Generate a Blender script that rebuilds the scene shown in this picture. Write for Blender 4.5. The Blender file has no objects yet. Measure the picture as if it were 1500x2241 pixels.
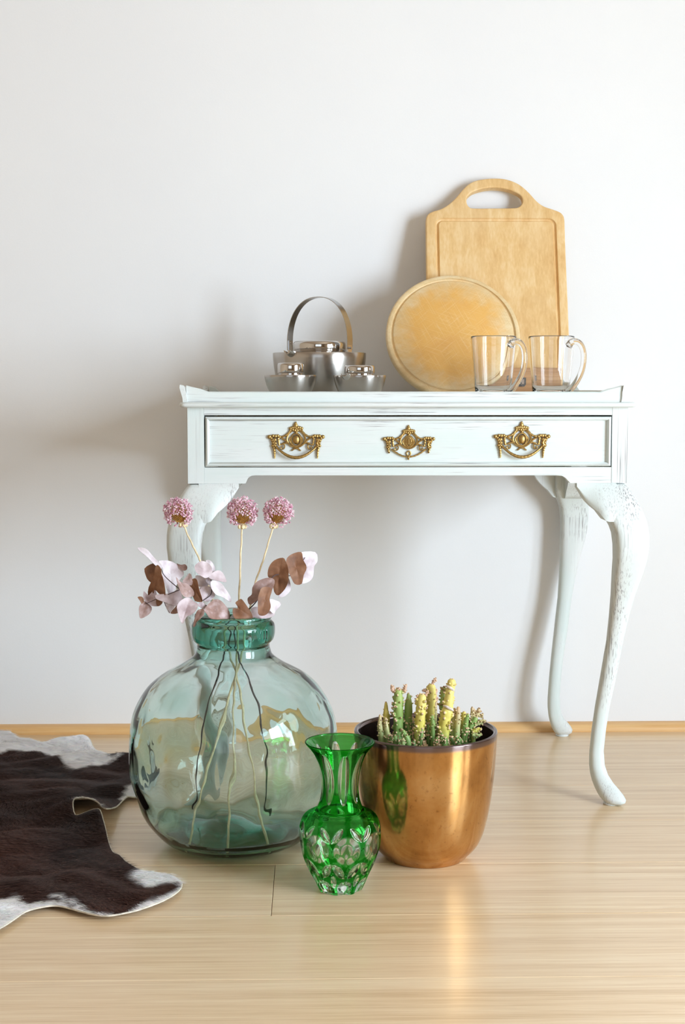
import bpy, math, random
from mathutils import Vector, Matrix, noise
from mathutils.geometry import delaunay_2d_cdt

# ------------------------------------------------------------------ camera
F_PX, PITCH, YAW, HC = 3100.0, math.radians(4.99), math.radians(1.2), 0.75
cam_d = bpy.data.cameras.new('camera')
cam_d.sensor_fit = 'HORIZONTAL'; cam_d.sensor_width = 36.0
cam_d.lens = F_PX / 1500 * 36.0
cam_d.clip_start = 0.05
cam_o = bpy.data.objects.new('camera', cam_d)
bpy.context.scene.collection.objects.link(cam_o)
FW = Vector((math.sin(YAW)*math.cos(PITCH), math.cos(YAW)*math.cos(PITCH), -math.sin(PITCH)))
RT = Vector((math.cos(YAW), -math.sin(YAW), 0))
UP = RT.cross(FW)
CO = Vector((0, 0, HC))
m3 = Matrix((RT, UP, -FW)).transposed()
cam_o.matrix_world = Matrix.Translation(CO) @ m3.to_4x4()
SC = bpy.context.scene
SC.camera = cam_o

# ------------------------------------------------------------------ world, lights, exposure
world = bpy.data.worlds.new('world'); SC.world = world
world.use_nodes = True
world.node_tree.nodes['Background'].inputs[0].default_value = (0.75, 0.87, 1.0, 1)
world.node_tree.nodes['Background'].inputs[1].default_value = 1.0

def area(name, loc, rot, sx, sy, power, col):
    l = bpy.data.lights.new(name, 'AREA'); l.shape = 'RECTANGLE'
    l.size = sx; l.size_y = sy; l.energy = power; l.color = col
    o = bpy.data.objects.new(name, l); o.location = loc; o.rotation_euler = rot
    SC.collection.objects.link(o)
    return o
# daylight entering by the big window in the right wall; plus a fill lamp added behind the camera
area('window_daylight', (2.17, 0.42, 0.98), (0, math.radians(90), 0), 1.4, 1.05, 88, (0.75, 0.885, 1.0))
area('narrow_pane_daylight', (2.17, 1.31, 0.98), (0, math.radians(90), 0), 1.4, 0.36, 16, (0.75, 0.885, 1.0))
area('rear_fill_light', (-0.5, -3.15, 1.5), (math.radians(90), 0, 0), 2.6, 1.7, 5, (0.80, 0.90, 1.0))

SC.view_settings.view_transform = 'Standard'
SC.view_settings.look = 'None'
SC.view_settings.exposure = 0.56
SC.view_settings.gamma = 1.0
SC.view_settings.use_curve_mapping = False
SC.cycles.use_denoising = True
SC.cycles.max_bounces = 14
SC.cycles.transmission_bounces = 12
SC.cycles.glossy_bounces = 6
SC.cycles.diffuse_bounces = 5
SC.cycles.transparent_max_bounces = 8
SC.cycles.sample_clamp_indirect = 6.0
SC.cycles.blur_glossy = 0.5

# ------------------------------------------------------------------ measuring helpers
def ray(px, py):
    return FW + RT*((px-750)/F_PX) - UP*((py-1120.5)/F_PX)
def at(px, py, Y):
    d = ray(px, py); return CO + d*(Y/d.y)
def onfloor(px, py, z=0.0):
    d = ray(px, py); return CO + d*((z-HC)/d.z)
def zrow(py, Y):
    """height of image row py on the vertical plane at distance Y"""
    return at(750, py, Y).z
def onplane(px, py, p0, n):
    d = ray(px, py); return CO + d*((p0-CO).dot(n)/d.dot(n))

# ------------------------------------------------------------------ object helpers
def empty(name, loc, label=None, cat=None, group=None):
    o = bpy.data.objects.new(name, None); o.location = loc; o.empty_display_size = 0.05
    SC.collection.objects.link(o)
    if label: o['label'] = label
    if cat: o['category'] = cat
    if group: o['group'] = group
    return o
def tag(o, label=None, cat=None, group=None, kind=None):
    if label: o['label'] = label
    if cat: o['category'] = cat
    if group: o['group'] = group
    if kind: o['kind'] = kind
    return o
def wloc(o):
    v = Vector((0, 0, 0))
    while o is not None:
        v = v + o.location; o = o.parent
    return v

class MB:
    """collects verts and faces in world space"""
    def __init__(s): s.v = []; s.f = []; s.c = None
    def add(s, vs, fs):
        b = len(s.v); s.v.extend([Vector(p) for p in vs]); s.f.extend([tuple(i+b for i in f) for f in fs])
    def box(s, x0, x1, y0, y1, z0, z1):
        s.add([(x0,y0,z0),(x1,y0,z0),(x1,y1,z0),(x0,y1,z0),(x0,y0,z1),(x1,y0,z1),(x1,y1,z1),(x0,y1,z1)],
              [(3,2,1,0),(4,5,6,7),(0,1,5,4),(1,2,6,5),(2,3,7,6),(3,0,4,7)])
    def bbox(s, x0, x1, y0, y1, z0, z1, b):
        """box with its twelve edges chamfered by b (top and bottom rings)"""
        def ring(z, i): return [(x0+i,y0,z),(x1-i,y0,z),(x1,y0+i,z),(x1,y1-i,z),(x1-i,y1,z),(x0+i,y1,z),(x0,y1-i,z),(x0,y0+i,z)]
        def ring2(z): return [(x0+b,y0+b,z)]*2+[(x1-b,y0+b,z)]*0
        r = []
        def sh(z, k):
            a0, a1, c0, c1 = x0+k, x1-k, y0+k, y1-k; i = b*0.6
            return [(a0+i,c0,z),(a1-i,c0,z),(a1,c0+i,z),(a1,c1-i,z),(a1-i,c1,z),(a0+i,c1,z),(a0,c1-i,z),(a0,c0+i,z)]
        for z, k in ((z0, b), (z0+b, 0), (z1-b, 0), (z1, b)): r.append(sh(z, k))
        s.loft(r, closed=True, caps=True)
    def loft(s, rings, closed=True, caps=True):
        n = len(rings[0]); vs = [p for r in rings for p in r]; fs = []
        for i in range(len(rings)-1):
            for j in range(n if closed else n-1):
                k = (j+1) % n
                fs.append((i*n+j, i*n+k, (i+1)*n+k, (i+1)*n+j))
        if caps:
            fs.append(tuple(reversed(range(n)))); fs.append(tuple(range((len(rings)-1)*n, len(rings)*n)))
        s.add(vs, fs)
    def lathe(s, prof, cx, cy, n=64, fn=None, close=False):
        """prof: list of (r, z); fn(theta, i, r, z) -> (r, z)"""
        vs = []; fs = []; m = len(prof)
        for i, (r, z) in enumerate(prof):
            for j in range(n):
                t = 2*math.pi*j/n
                rr, zz = fn(t, i, r, z) if fn else (r, z)
                vs.append((cx+rr*math.sin(t), cy-rr*math.cos(t), zz))
        for i in range(m-1 if not close else m):
            i2 = (i+1) % m
            for j in range(n):
                k = (j+1) % n
                fs.append((i*n+j, i*n+k, i2*n+k, i2*n+j))
        s.add(vs, fs)
        if not close:
            b = len(s.v)-m*n
            if prof[0][0] > 1e-5: s.f.append(tuple(b+j for j in reversed(range(n))))
            if prof[-1][0] > 1e-5: s.f.append(tuple(b+(m-1)*n+j for j in range(n)))
    def tube(s, pts, rad, n=8, caps=True, flat=None):
        """rad: number or list; flat=(normal, ratio) squashes the section along normal"""
        pts = [Vector(p) for p in pts]; rings = []
        up = Vector((0.13, 0.31, 0.94)).normalized()
        prev = None
        for i, p in enumerate(pts):
            a = pts[max(i-1, 0)]; b = pts[min(i+1, len(pts)-1)]
            t = (b-a).normalized()
            if prev is None:
                u = t.cross(up)
                if u.length < 0.05: u = t.cross(Vector((1, 0, 0)))
            else: u = prev - t*prev.dot(t)
            u.normalize(); prev = u; w = t.cross(u)
            r = rad[i] if isinstance(rad, (list, tuple)) else rad
            ring = []
            for j in range(n):
                an = 2*math.pi*j/n; off = u*math.cos(an)*r + w*math.sin(an)*r
                if flat: off = off - flat[0]*off.dot(flat[0])*(1-flat[1])
                ring.append(p+off)
            rings.append(ring)
        s.loft(rings, True, caps)
    def ball(s, c, rx, ry=None, rz=None, n=10, m=6):
        ry = ry or rx; rz = rz or rx; c = Vector(c)
        vs = [c+Vector((0, 0, -rz))]
        for i in range(1, m):
            a = -math.pi/2+math.pi*i/m
            for j in range(n):
                t = 2*math.pi*j/n
                vs.append(c+Vector((rx*math.cos(a)*math.cos(t), ry*math.cos(a)*math.sin(t), rz*math.sin(a))))
        vs.append(c+Vector((0, 0, rz)))
        fs = []
        for j in range(n):
            k = (j+1) % n
            fs.append((0, 1+k, 1+j)); fs.append((len(vs)-1, 1+(m-2)*n+j, 1+(m-2)*n+k))
            for i in range(m-2): fs.append((1+i*n+j, 1+i*n+k, 1+(i+1)*n+k, 1+(i+1)*n+j))
        s.add(vs, fs)
    def prism(s, poly, fn0, fn1):
        """poly: 2D outline (ccw); fn0/fn1 map (a,b) to the two end faces"""
        n = len(poly); vs = [fn0(*p) for p in poly]+[fn1(*p) for p in poly]
        r = delaunay_2d_cdt([Vector(p) for p in poly], [], [list(range(n))], 1, 1e-7)
        tris = [f for f in r[2]]
        ov = [o[0] if o else -1 for o in r[3]]
        fs = []
        for t in tris:
            t = [ov[i] for i in t]
            if -1 in t: continue
            fs.append(tuple(t)); fs.append(tuple(i+n for i in reversed(t)))
        for i in range(n): j = (i+1) % n; fs.append((i, i+n, j+n, j))
        s.add(vs, fs)
    def build(s, name, mat, parent=None, smooth=True, angle=40, loc=None, attr=None, attrf=None):
        org = wloc(parent) if parent is not None else (Vector(loc) if loc is not None else Vector((0, 0, 0)))
        me = bpy.data.meshes.new(name)
        me.from_pydata([tuple(p-org) for p in s.v], [], s.f)
        me.validate(); me.update()
        if attr is not None:
            ca = me.color_attributes.new('tint', 'FLOAT_COLOR', 'POINT')
            for i, c in enumerate(attr): ca.data[i].color = (c[0], c[1], c[2], 1)
        if mat: me.materials.append(mat)
        if smooth:
            me.polygons.foreach_set('use_smooth', [True]*len(me.polygons))
            try: me.set_sharp_from_angle(angle=math.radians(angle))
            except Exception: pass
        o = bpy.data.objects.new(name, me); SC.collection.objects.link(o)
        if parent is not None: o.parent = parent
        else: o.location = org
        return o

def catmull(pts, k=4, closed=False):
    pts = [Vector(p) for p in pts]; n = len(pts); out = []
    rng = range(n) if closed else range(n-1)
    for i in rng:
        p1, p2 = pts[i], pts[(i+1) % n]
        p0 = pts[(i-1) % n] if (closed or i > 0) else p1*2-p2
        p3 = pts[(i+2) % n] if (closed or i < n-2) else p2*2-p1
        for j in range(k):
            t = j/k; t2 = t*t; t3 = t2*t
            out.append(0.5*((2*p1)+(p2-p0)*t+(2*p0-5*p1+4*p2-p3)*t2+(3*p1-p0-3*p2+p3)*t3))
    if not closed: out.append(pts[-1].copy())
    return out
def interp(x, xs, ys):
    if x <= xs[0]: return ys[0]
    for i in range(len(xs)-1):
        if x <= xs[i+1]:
            t = (x-xs[i])/(xs[i+1]-xs[i]); return ys[i]+(ys[i+1]-ys[i])*t
    return ys[-1]
def smooth01(x): x = max(0, min(1, x)); return x*x*(3-2*x)

# ------------------------------------------------------------------ materials
class NT:
    def __init__(s, name):
        s.m = bpy.data.materials.new(name); s.m.use_nodes = True; s.t = s.m.node_tree
        s.b = s.t.nodes['Principled BSDF']; s.out = s.t.nodes['Material Output']
    def n(s, kind, **kw):
        nd = s.t.nodes.new(kind)
        for k, v in kw.items():
            if k in nd.inputs.keys() if isinstance(k, str) else False: s.set(nd.inputs[k], v)
            else: setattr(nd, k, v)
        return nd
    def set(s, inp, v):
        if hasattr(v, 'is_output') or isinstance(v, bpy.types.NodeSocket): s.t.links.new(v, inp)
        else: inp.default_value = v
    def coord(s, scale=(1, 1, 1), src='Object', loc=None):
        tc = s.t.nodes.new('ShaderNodeTexCoord'); mp = s.t.nodes.new('ShaderNodeMapping')
        s.t.links.new(tc.outputs[src], mp.inputs[0]); mp.inputs['Scale'].default_value = scale
        if loc is not None: s.set(mp.inputs['Location'], loc)
        return mp.outputs[0]
    def noise(s, vec, scale=1, detail=3, rough=0.55, dist=0.0):
        nd = s.t.nodes.new('ShaderNodeTexNoise'); s.t.links.new(vec, nd.inputs['Vector'])
        nd.inputs['Scale'].default_value = scale; nd.inputs['Detail'].default_value = detail
        nd.inputs['Roughness'].default_value = rough; nd.inputs['Distortion'].default_value = dist
        return nd.outputs['Fac']
    def ramp(s, fac, stops, interp='LINEAR'):
        nd = s.t.nodes.new('ShaderNodeValToRGB'); s.t.links.new(fac, nd.inputs[0])
        e = nd.color_ramp.elements; nd.color_ramp.interpolation = interp
        while len(e) < len(stops): e.new(0.5)
        for i, (p, c) in enumerate(stops):
            e[i].position = p; e[i].color = (c, c, c, 1) if not isinstance(c, (tuple, list)) else (*c, 1)
        return nd.outputs[0]
    def mix(s, fac, a, b, mode='MIX'):
        nd = s.t.nodes.new('ShaderNodeMix'); nd.data_type = 'RGBA'; nd.blend_type = mode
        s.set(nd.inputs[0], fac)
        for i, v in ((6, a), (7, b)):
            if isinstance(v, tuple): v = (*v, 1) if len(v) == 3 else v
            s.set(nd.inputs[i], v)
        return nd.outputs[2]
    def math(s, op, a, b=0.0):
        nd = s.t.nodes.new('ShaderNodeMath'); nd.operation = op
        s.set(nd.inputs[0], a); s.set(nd.inputs[1], b); return nd.outputs[0]
    def bump(s, h, strength=0.3, dist=0.001):
        nd = s.t.nodes.new('ShaderNodeBump'); s.t.links.new(h, nd.inputs['Height'])
        nd.inputs['Strength'].default_value = strength; nd.inputs['Distance'].default_value = dist
        s.t.links.new(nd.outputs[0], s.b.inputs['Normal'])
    def base(s, c):
        s.set(s.b.inputs['Base Color'], (*c, 1) if isinstance(c, tuple) else c)
    def p(s, **kw):
        for k, v in kw.items(): s.set(s.b.inputs[k.replace('_', ' ')], v)
        return s

def simple(name, col, rough=0.6, metallic=0.0, nscale=30, namt=0.15, bump=0.1):
    t = NT(name); v = t.coord((nscale,)*3)
    f = t.noise(v, 1, 4)
    dark = tuple(c*(1-namt) for c in col); lite = tuple(min(1, c*(1+namt)) for c in col)
    t.base(t.ramp(f, [(0.3, dark), (0.7, lite)])); t.p(Roughness=rough, Metallic=metallic)
    if bump: t.bump(f, bump, 0.001)
    return t.m

def wall_mat():
    t = NT('wall_paint'); v = t.coord((1, 1, 1))
    f = t.noise(v, 2.2, 3); g = t.noise(v, 260, 2); h = t.noise(v, 14, 4)
    t.base(t.ramp(f, [(0.35, (0.815, 0.815, 0.825)), (0.65, (0.835, 0.835, 0.84))]))
    t.p(Roughness=0.7); t.b.inputs['Specular IOR Level'].default_value = 0.25
    t.bump(t.math('ADD', t.math('MULTIPLY', g, 0.35), h), 0.22, 0.0012)
    return t.m
def plank_mat():
    t = NT('bamboo_plank')
    oi = t.t.nodes.new('ShaderNodeObjectInfo')
    cb = t.t.nodes.new('ShaderNodeCombineXYZ')
    r1 = t.math('MULTIPLY', oi.outputs['Random'], 13.0)
    t.t.links.new(r1, cb.inputs[0]); t.t.links.new(t.math('MULTIPLY', oi.outputs['Random'], 57.0), cb.inputs[1])
    v = t.coord((1, 1, 1), 'Object')
    add = t.t.nodes.new('ShaderNodeVectorMath'); add.operation = 'ADD'
    t.t.links.new(v, add.inputs[0]); t.t.links.new(cb.outputs[0], add.inputs[1])
    def st(sx, sy):
        mp = t.t.nodes.new('ShaderNodeMapping'); t.t.links.new(add.outputs[0], mp.inputs[0]); mp.inputs['Scale'].default_value = (sx, sy, 1); return mp.outputs[0]
    a = t.noise(st(1.5, 60), 1, 2); b = t.noise(st(3.5, 260), 1, 3); c = t.noise(st(0.7, 5), 1, 2); d = t.noise(st(14, 500), 1, 2)
    m = t.math('ADD', t.math('ADD', t.math('MULTIPLY', a, 0.40), t.math('MULTIPLY', b, 0.34)), t.math('MULTIPLY', d, 0.26))
    col = t.ramp(m, [(0.34, (0.54, 0.345, 0.175)), (0.48, (0.69, 0.49, 0.29)), (0.64, (0.81, 0.645, 0.43))])
    col = t.mix(t.ramp(c, [(0.35, 0.0), (0.7, 0.22)]), col, (0.72, 0.61, 0.50))
    col = t.mix(t.math('MULTIPLY', oi.outputs['Random'], 0.12), col, (0.66, 0.46, 0.26))
    t.base(col); t.p(Roughness=t.ramp(c, [(0.3, 0.27), (0.7, 0.36)]))
    t.b.inputs['Coat Weight'].default_value = 0.25; t.b.inputs['Coat Roughness'].default_value = 0.18
    t.bump(m, 0.12, 0.0006)
    return t.m
def paint_mat(axis, name, amount=1.0, sh=0.0):
    """chalky mint-white brushed paint, rubbed through to dark wood along the grain"""
    t = NT(name)
    sc = {'x': (7, 360, 360), 'z': (480, 480, 4.5), 'y': (360, 7, 360)}[axis]
    lo = {'x': (3, 12, 12), 'z': (12, 12, 3), 'y': (12, 3, 12)}[axis]
    v = t.coord(sc); f = t.noise(v, 1, 4, 0.6); w = t.coord(lo); g = t.noise(w, 1, 3); w2 = t.coord((3, 3, 3)); h = t.noise(w2, 1.7, 2)
    base = t.ramp(g, [(0.35, (0.63, 0.70, 0.68)), (0.65, (0.725, 0.74, 0.735))])
    base = t.mix(t.ramp(f, [(0.35, 0.25), (0.6, 0.0)]), base, (0.58, 0.66, 0.64))
    mask = t.math('MULTIPLY', t.ramp(f, [(0.555-sh, 0.0), (0.65-sh, 1.0)]), t.ramp(g, [(0.44-sh, 0.0), (0.60-sh, 1.0)]))
    mask = t.math('MULTIPLY', mask, t.ramp(h, [(0.42, 0.15), (0.6, 1.0)]))
    mask = t.math('MULTIPLY', mask, amount)
    col = t.mix(mask, base, (0.115, 0.095, 0.10))
    t.base(col); t.p(Roughness=0.55); t.bump(f, 0.25, 0.0008)
    return t.m
def wood_mat(name, c1, c2, c3, sx=(40, 40, 2.2), rough=0.5, stain=None, bump=0.1):
    t = NT(name); v = t.coord(sx); f = t.noise(v, 1, 4, 0.6, 0.3)
    w = t.coord((9, 9, 9)); g = t.noise(w, 1, 3); v3 = t.coord(tuple(s*6 for s in sx)); k = t.noise(v3, 1, 2)
    col = t.ramp(t.math('ADD', t.math('MULTIPLY', f, 0.7), t.math('MULTIPLY', k, 0.3)), [(0.32, c1), (0.5, c2), (0.68, c3)])
    col = t.mix(t.ramp(g, [(0.45, 0.0), (0.75, 0.35)]), col, tuple(c*0.92+0.03 for c in c3))
    if stain is not None: col = stain(t, col)
    t.base(col); t.p(Roughness=rough); t.bump(f, bump, 0.0006)
    return t.m
def glass_mat(name, dens=0.0, vcol=(0.5, 0.8, 0.7), rough=0.0, ior=1.46, tint=(1, 1, 1), attr=None, bumps=None):
    t = NT(name); t.t.nodes.remove(t.b)
    g = t.t.nodes.new('ShaderNodeBsdfGlass'); g.inputs['IOR'].default_value = ior; g.inputs['Roughness'].default_value = rough
    g.inputs['Color'].default_value = (*tint, 1)
    if attr:
        a = t.t.nodes.new('ShaderNodeVertexColor'); a.layer_name = attr
        t.t.links.new(a.outputs[0], g.inputs['Color'])
    if bumps:
        t.b = g; v = t.coord((bumps[0],)*3); f = t.noise(v, 1, 3); t.bump(f, bumps[1], bumps[2])
    t.t.links.new(g.outputs[0], t.out.inputs['Surface'])
    if dens:
        va = t.t.nodes.new('ShaderNodeVolumeAbsorption'); va.inputs['Density'].default_value = dens
        va.inputs['Color'].default_value = (*vcol, 1); t.t.links.new(va.outputs[0], t.out.inputs['Volume'])
    return t.m

M = {}
M['wall'] = wall_mat()
M['ceiling'] = simple('ceiling_paint', (0.46, 0.37, 0.28), 0.8)
M['wall_warm'] = simple('warm_wall_paint', (0.60, 0.49, 0.37), 0.8)
M['wall_taupe'] = simple('taupe_wall_paint', (0.36, 0.27, 0.18), 0.8)
M['plank'] = plank_mat()
M['subfloor'] = simple('subfloor_dark', (0.22, 0.15, 0.09), 0.8)
M['trim'] = wood_mat('baseboard_wood', (0.62, 0.33, 0.12), (0.74, 0.44, 0.18), (0.80, 0.52, 0.24), (2, 60, 60), 0.4)
M['window_frame'] = simple('window_frame_paint', (0.8, 0.8, 0.8), 0.4)
M['paint_x'] = paint_mat('x', 'mint_paint_horizontal')
M['paint_z'] = paint_mat('z', 'mint_paint_vertical', 0.85, 0.025)
M['paint_y'] = paint_mat('y', 'mint_paint_side')
M['paint_top'] = paint_mat('x', 'mint_paint_top', 0.8)
M['raw_wood'] = wood_mat('raw_aged_wood', (0.16, 0.11, 0.065), (0.30, 0.24, 0.16), (0.42, 0.38, 0.28), (60, 60, 3), 0.7)
M['brass'] = simple('antique_brass', (0.42, 0.275, 0.10), 0.38, 1.0, 700, 0.35, 0.3)
M['black'] = simple('dark_hole', (0.01, 0.01, 0.01), 0.8)
# ------------------------------------------------------------------ the room
WALL_Y, XL, XR, YB, ZC = 3.062, -2.4, 2.2, -3.2, 2.6
def struct(mb, name, mat, parent=None, smooth=False):
    o = mb.build(name, mat, parent, smooth=smooth)
    if parent is None: o['kind'] = 'structure'
    return o
b = MB(); b.box(XL-0.1, XR+0.1, YB-0.1, WALL_Y+0.1, -0.08, -0.016); floor = struct(b, 'floor', M['subfloor'])
rows = []
edge0 = onfloor(750, 1891).y; PW = 0.2185
rnd = random.Random(4)
k = -25
y_lines = [edge0+PW*i for i in range(-22, 4)]
yend = WALL_Y
joint = onfloor(598, 1950).x
for i, y0 in enumerate(y_lines):
    y1 = min(y0+PW, yend)
    if y0 >= yend-0.01: break
    if y1 < YB: continue
    y0 = max(y0, YB)
    if abs(y1-edge0) < 1e-6: cuts = [XL, joint-1.45, joint, joint+1.5, XR]
    else:
        o = rnd.choice([0.85, 1.05, 1.2]) if y0 > 1.3 else rnd.uniform(-0.4, 1.0)
        cuts = [XL, o-1.9-(0.3 if y0 > 1.3 else 0), o if y0 <= 1.3 else o+0.1, XR]
        cuts = [XL]+[c for c in cuts[1:-1] if XL+0.15 < c < XR-0.15]+[XR]
    for a, c in zip(cuts, cuts[1:]):
        b = MB(); g = 0.0004; b.bbox(a+g, c-g, y0+g, y1-g, -0.015, 0.0, 0.0005)
        mid = Vector(((a+c)/2, (y0+y1)/2, 0))
        b.v = [v-mid for v in b.v]
        o = b.build('plank', M['plank'], None, smooth=False)
        o.parent = floor; o.location = mid
def wall(name, x0, x1, y0, y1, z0=-0.02, z1=ZC, hole=None, mat='wall'):
    b = MB()
    if not hole: b.box(x0, x1, y0, y1, z0, z1)
    else:
        h0, h1, hz0, hz1, ax = hole
        if ax == 'y':
            b.box(x0, x1, y0, h0, z0, z1); b.box(x0, x1, h1, y1, z0, z1); b.box(x0, x1, h0, h1, z0, hz0); b.box(x0, x1, h0, h1, hz1, z1)
        else:
            b.box(x0, h0, y0, y1, z0, z1); b.box(h1, x1, y0, y1, z0, z1); b.box(h0, h1, y0, y1, z0, hz0); b.box(h0, h1, y0, y1, hz1, z1)
    return struct(b, name, M[mat])
wall('wall_back', XL-0.1, XR+0.1, WALL_Y, WALL_Y+0.1)
wall('wall_left', XL-0.1, XL, YB, WALL_Y, mat='wall_warm')
wall('wall_right', XR, XR+0.1, YB, WALL_Y, hole=(-0.16, 1.54, 0.22, 1.74, 'y'), mat='wall_warm')
wall('wall_front', XL-0.1, XR+0.1, YB-0.1, YB, hole=(-1.85, 0.85, 0.6, 2.4, 'x'), mat='wall_taupe')  # opening made up to hold the rear fill lamp
b = MB(); b.box(XL-0.1, XR+0.1, YB-0.1, WALL_Y+0.1, ZC, ZC+0.1); struct(b, 'ceiling', M['ceiling'])
# right window frame with a mullion, then the added rear one
b = MB()
for (y0, y1, z0, z1) in ((-0.16, 1.54, 0.22, 0.27), (-0.16, 1.54, 1.69, 1.74), (-0.16, -0.11, 0.27, 1.69), (1.49, 1.54, 0.27, 1.69), (0.95, 1.12, 0.27, 1.69)):
    b.box(2.12, 2.165, y0, y1, z0, z1)
struct(b, 'window_1', M['window_frame'])
b = MB()
for (x0, x1, z0, z1) in ((-1.85, 0.85, 0.6, 0.66), (-1.85, 0.85, 2.34, 2.4), (-1.85, -1.79, 0.66, 2.34), (0.79, 0.85, 0.66, 2.34), (-0.53, -0.47, 0.66, 2.34)):
    b.box(x0, x1, -3.14, -3.09, z0, z1)
struct(b, 'rear_fill_frame', M['window_frame'])  # unseen frame added around the rear fill lamp
# quarter-round wooden baseboard strip
b = MB()
prof = [(0, 0), (-0.026, 0), (-0.026, 0.006)]+[(-0.026+0.026*(1-math.cos(t))*0.9, 0.006+0.012*math.sin(t)) for t in [i*math.pi/10 for i in range(1, 6)]]+[(0, 0.018)]
b.loft([[(x, WALL_Y+p[0], p[1]) for p in prof] for x in (XL, XR)], True, True)
o = struct(b, 'baseboard_back', M['trim'], smooth=True)

# ------------------------------------------------------------------ the table
AF = 2.485                       # front face of the apron
AB = 3.022                       # back face of the rear apron
XO_R = at(1374, 980, AF).x; XO_L = at(411, 980, AF).x
XC = (XO_R+XO_L)/2
def tz(py, Y=AF): return zrow(py, Y)
def tx(px, Y=AF, py=980): return at(px, py, Y).x
table = empty('side_table', (XC, (AF+AB)/2, 0), 'mint white distressed wooden side table with one drawer and four curved cabriole legs', 'table')
Z_KNEE = tz(1058); Z_TOPB = tz(891.5); Z_TOPT = tz(880.5, 2.47)
# top board with a rounded edge
x0, x1 = tx(392, 2.469), tx(1394, 2.469); y0, y1 = 2.469, 3.046
b = MB(); hh = (Z_TOPT-Z_TOPB); rings = []
for i in range(9):
    a = math.pi*i/8; k = 0.0045*(1-math.sin(a)); z = (Z_TOPB+Z_TOPT)/2-hh/2*math.cos(a)
    r = 0.012; ring = []
    for (cx, cy, a0) in ((x1-k-r, y0+k+r, -90), (x1-k-r, y1-k-r, 0), (x0+k+r, y1-k-r, 90), (x0+k+r, y0+k+r, 180)):
        for q in range(6):
            an = math.radians(a0+90*q/5); ring.append((cx+r*math.cos(an), cy+r*math.sin(an), z))
    rings.append(ring)
b.loft(rings); b.build('tabletop', M['paint_top'], table)
# low gallery around the top: front rail with swept-up ends
gy = 2.482; gx0, gx1 = tx(409, gy), tx(1360, gy)
zr = zrow(857, gy); zc = zrow(843.5, gy)
b = MB(); N = 60; rings = []
for i in range(N+1):
    x = gx0+(gx1-gx0)*i/N
    N
    e = min(x-gx0, gx1-x)
    top = zr+(zrow(849, gy)-zr)*(1-smooth01((e-0.020)/0.016))+(zc-zrow(849, gy))*(1-smooth01((e-0.006)/0.010))
    top += 0.0003*noise.noise(Vector((x*30, 0, 0)))
    rings.append([(x, gy, Z_TOPT-0.0005), (x, gy+0.001, top-0.002), (x, gy+0.003, top), (x, gy+0.006, top), (x, gy+0.008, top-0.002), (x, gy+0.009, Z_TOPT-0.0005)])
b.loft(rings); b.build('gallery_rail', M['paint_top'], table)
b = MB(); rings = []
for i in range(N+1):
    x = gx0+(gx1-gx0)*i/N; e = min(x-gx0, gx1-x)
    top = zr-0.004+(zc-zr+0.004)*(1-smooth01((e-0.008)/0.02))
    y = 3.036; rings.append([(x, y-0.008, Z_TOPT-0.0005), (x, y-0.007, top-0.002), (x, y-0.005, top), (x, y-0.002, top), (x, y, top-0.002), (x, y, Z_TOPT-0.0005)])
b.loft(rings); b.build('gallery_rail', M['paint_top'], table)
for sgn, xa in ((-1, tx(411, gy)), (1, tx(1359, gy))):
    b = MB(); rings = []
    prof = [(-0.001, 0), (0.0005, .25), (0.001, .6), (0.003, 1.0), (0.006, 1.03), (0.020, 1.0), (0.0205, 0.85), (0.0185, .6), (0.0155, .3), (0.0145, 0)] if sgn > 0 else \
           [(-0.001, 0), (0.0005, .25), (0.002, .6), (0.004, .93), (0.006, 1.0), (0.0125, 1.05), (0.013, 0.85), (0.0105, .55), (0.008, .25), (0.0075, 0)]
    hgt = zc-Z_TOPT+0.0005
    for i in range(21):
        t = i/20; y = 2.479+t*(3.040-2.479)
        sc = 1.0-0.32*smooth01((min(t, 1-t)-0.03)/0.08)
        rings.append([(xa+sgn*p[0], y, Z_TOPT-0.0005+hgt*p[1]*sc) for p in prof])
    b.loft(rings); b.build('gallery_side', M['paint_y'] if sgn > 0 else M['paint_y'], table, angle=60)
# front frame: stiles, top rail, scrolled bottom rail
OX0, OX1 = tx(447), tx(1340); OZ0, OZ1 = tz(1023), tz(908.5)
TH = 0.02
b = MB()
b.box(XO_L, OX0, AF, AF+TH, Z_KNEE, Z_TOPB); b.build('stile', M['paint_z'], table, smooth=False)
b = MB()
b.box(OX1, XO_R, AF, AF+TH, Z_KNEE, Z_TOPB); b.build('stile', M['paint_z'], table, smooth=False)
b = MB(); b.box(OX0+0.0002, OX1-0.0002, AF+0.0005, AF+TH, OZ1, Z_TOPB); b.build('top_rail', M['paint_x'], table, smooth=False)
def scroll(zb, xl, xr, side=28):
    """outline of an apron bottom: corner blocks stepping up in an ogee"""
    p = [(xl, zb)]
    u = 1/1245
    for dx, dz in ((90*u, 0), (92*u, 3*u), (94.5*u, 8*u), (99*u, 12.5*u), (105*u, 16.2*u), (112*u, 18*u)): p.append((xl+dx, zb+dz))
    q = [(xr-(a-xl), z) for a, z in reversed(p)]
    return p+q
b = MB()
pl = scroll(Z_KNEE, OX0+0.0002, OX1-0.0002)
u_ = 1/1245
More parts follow.
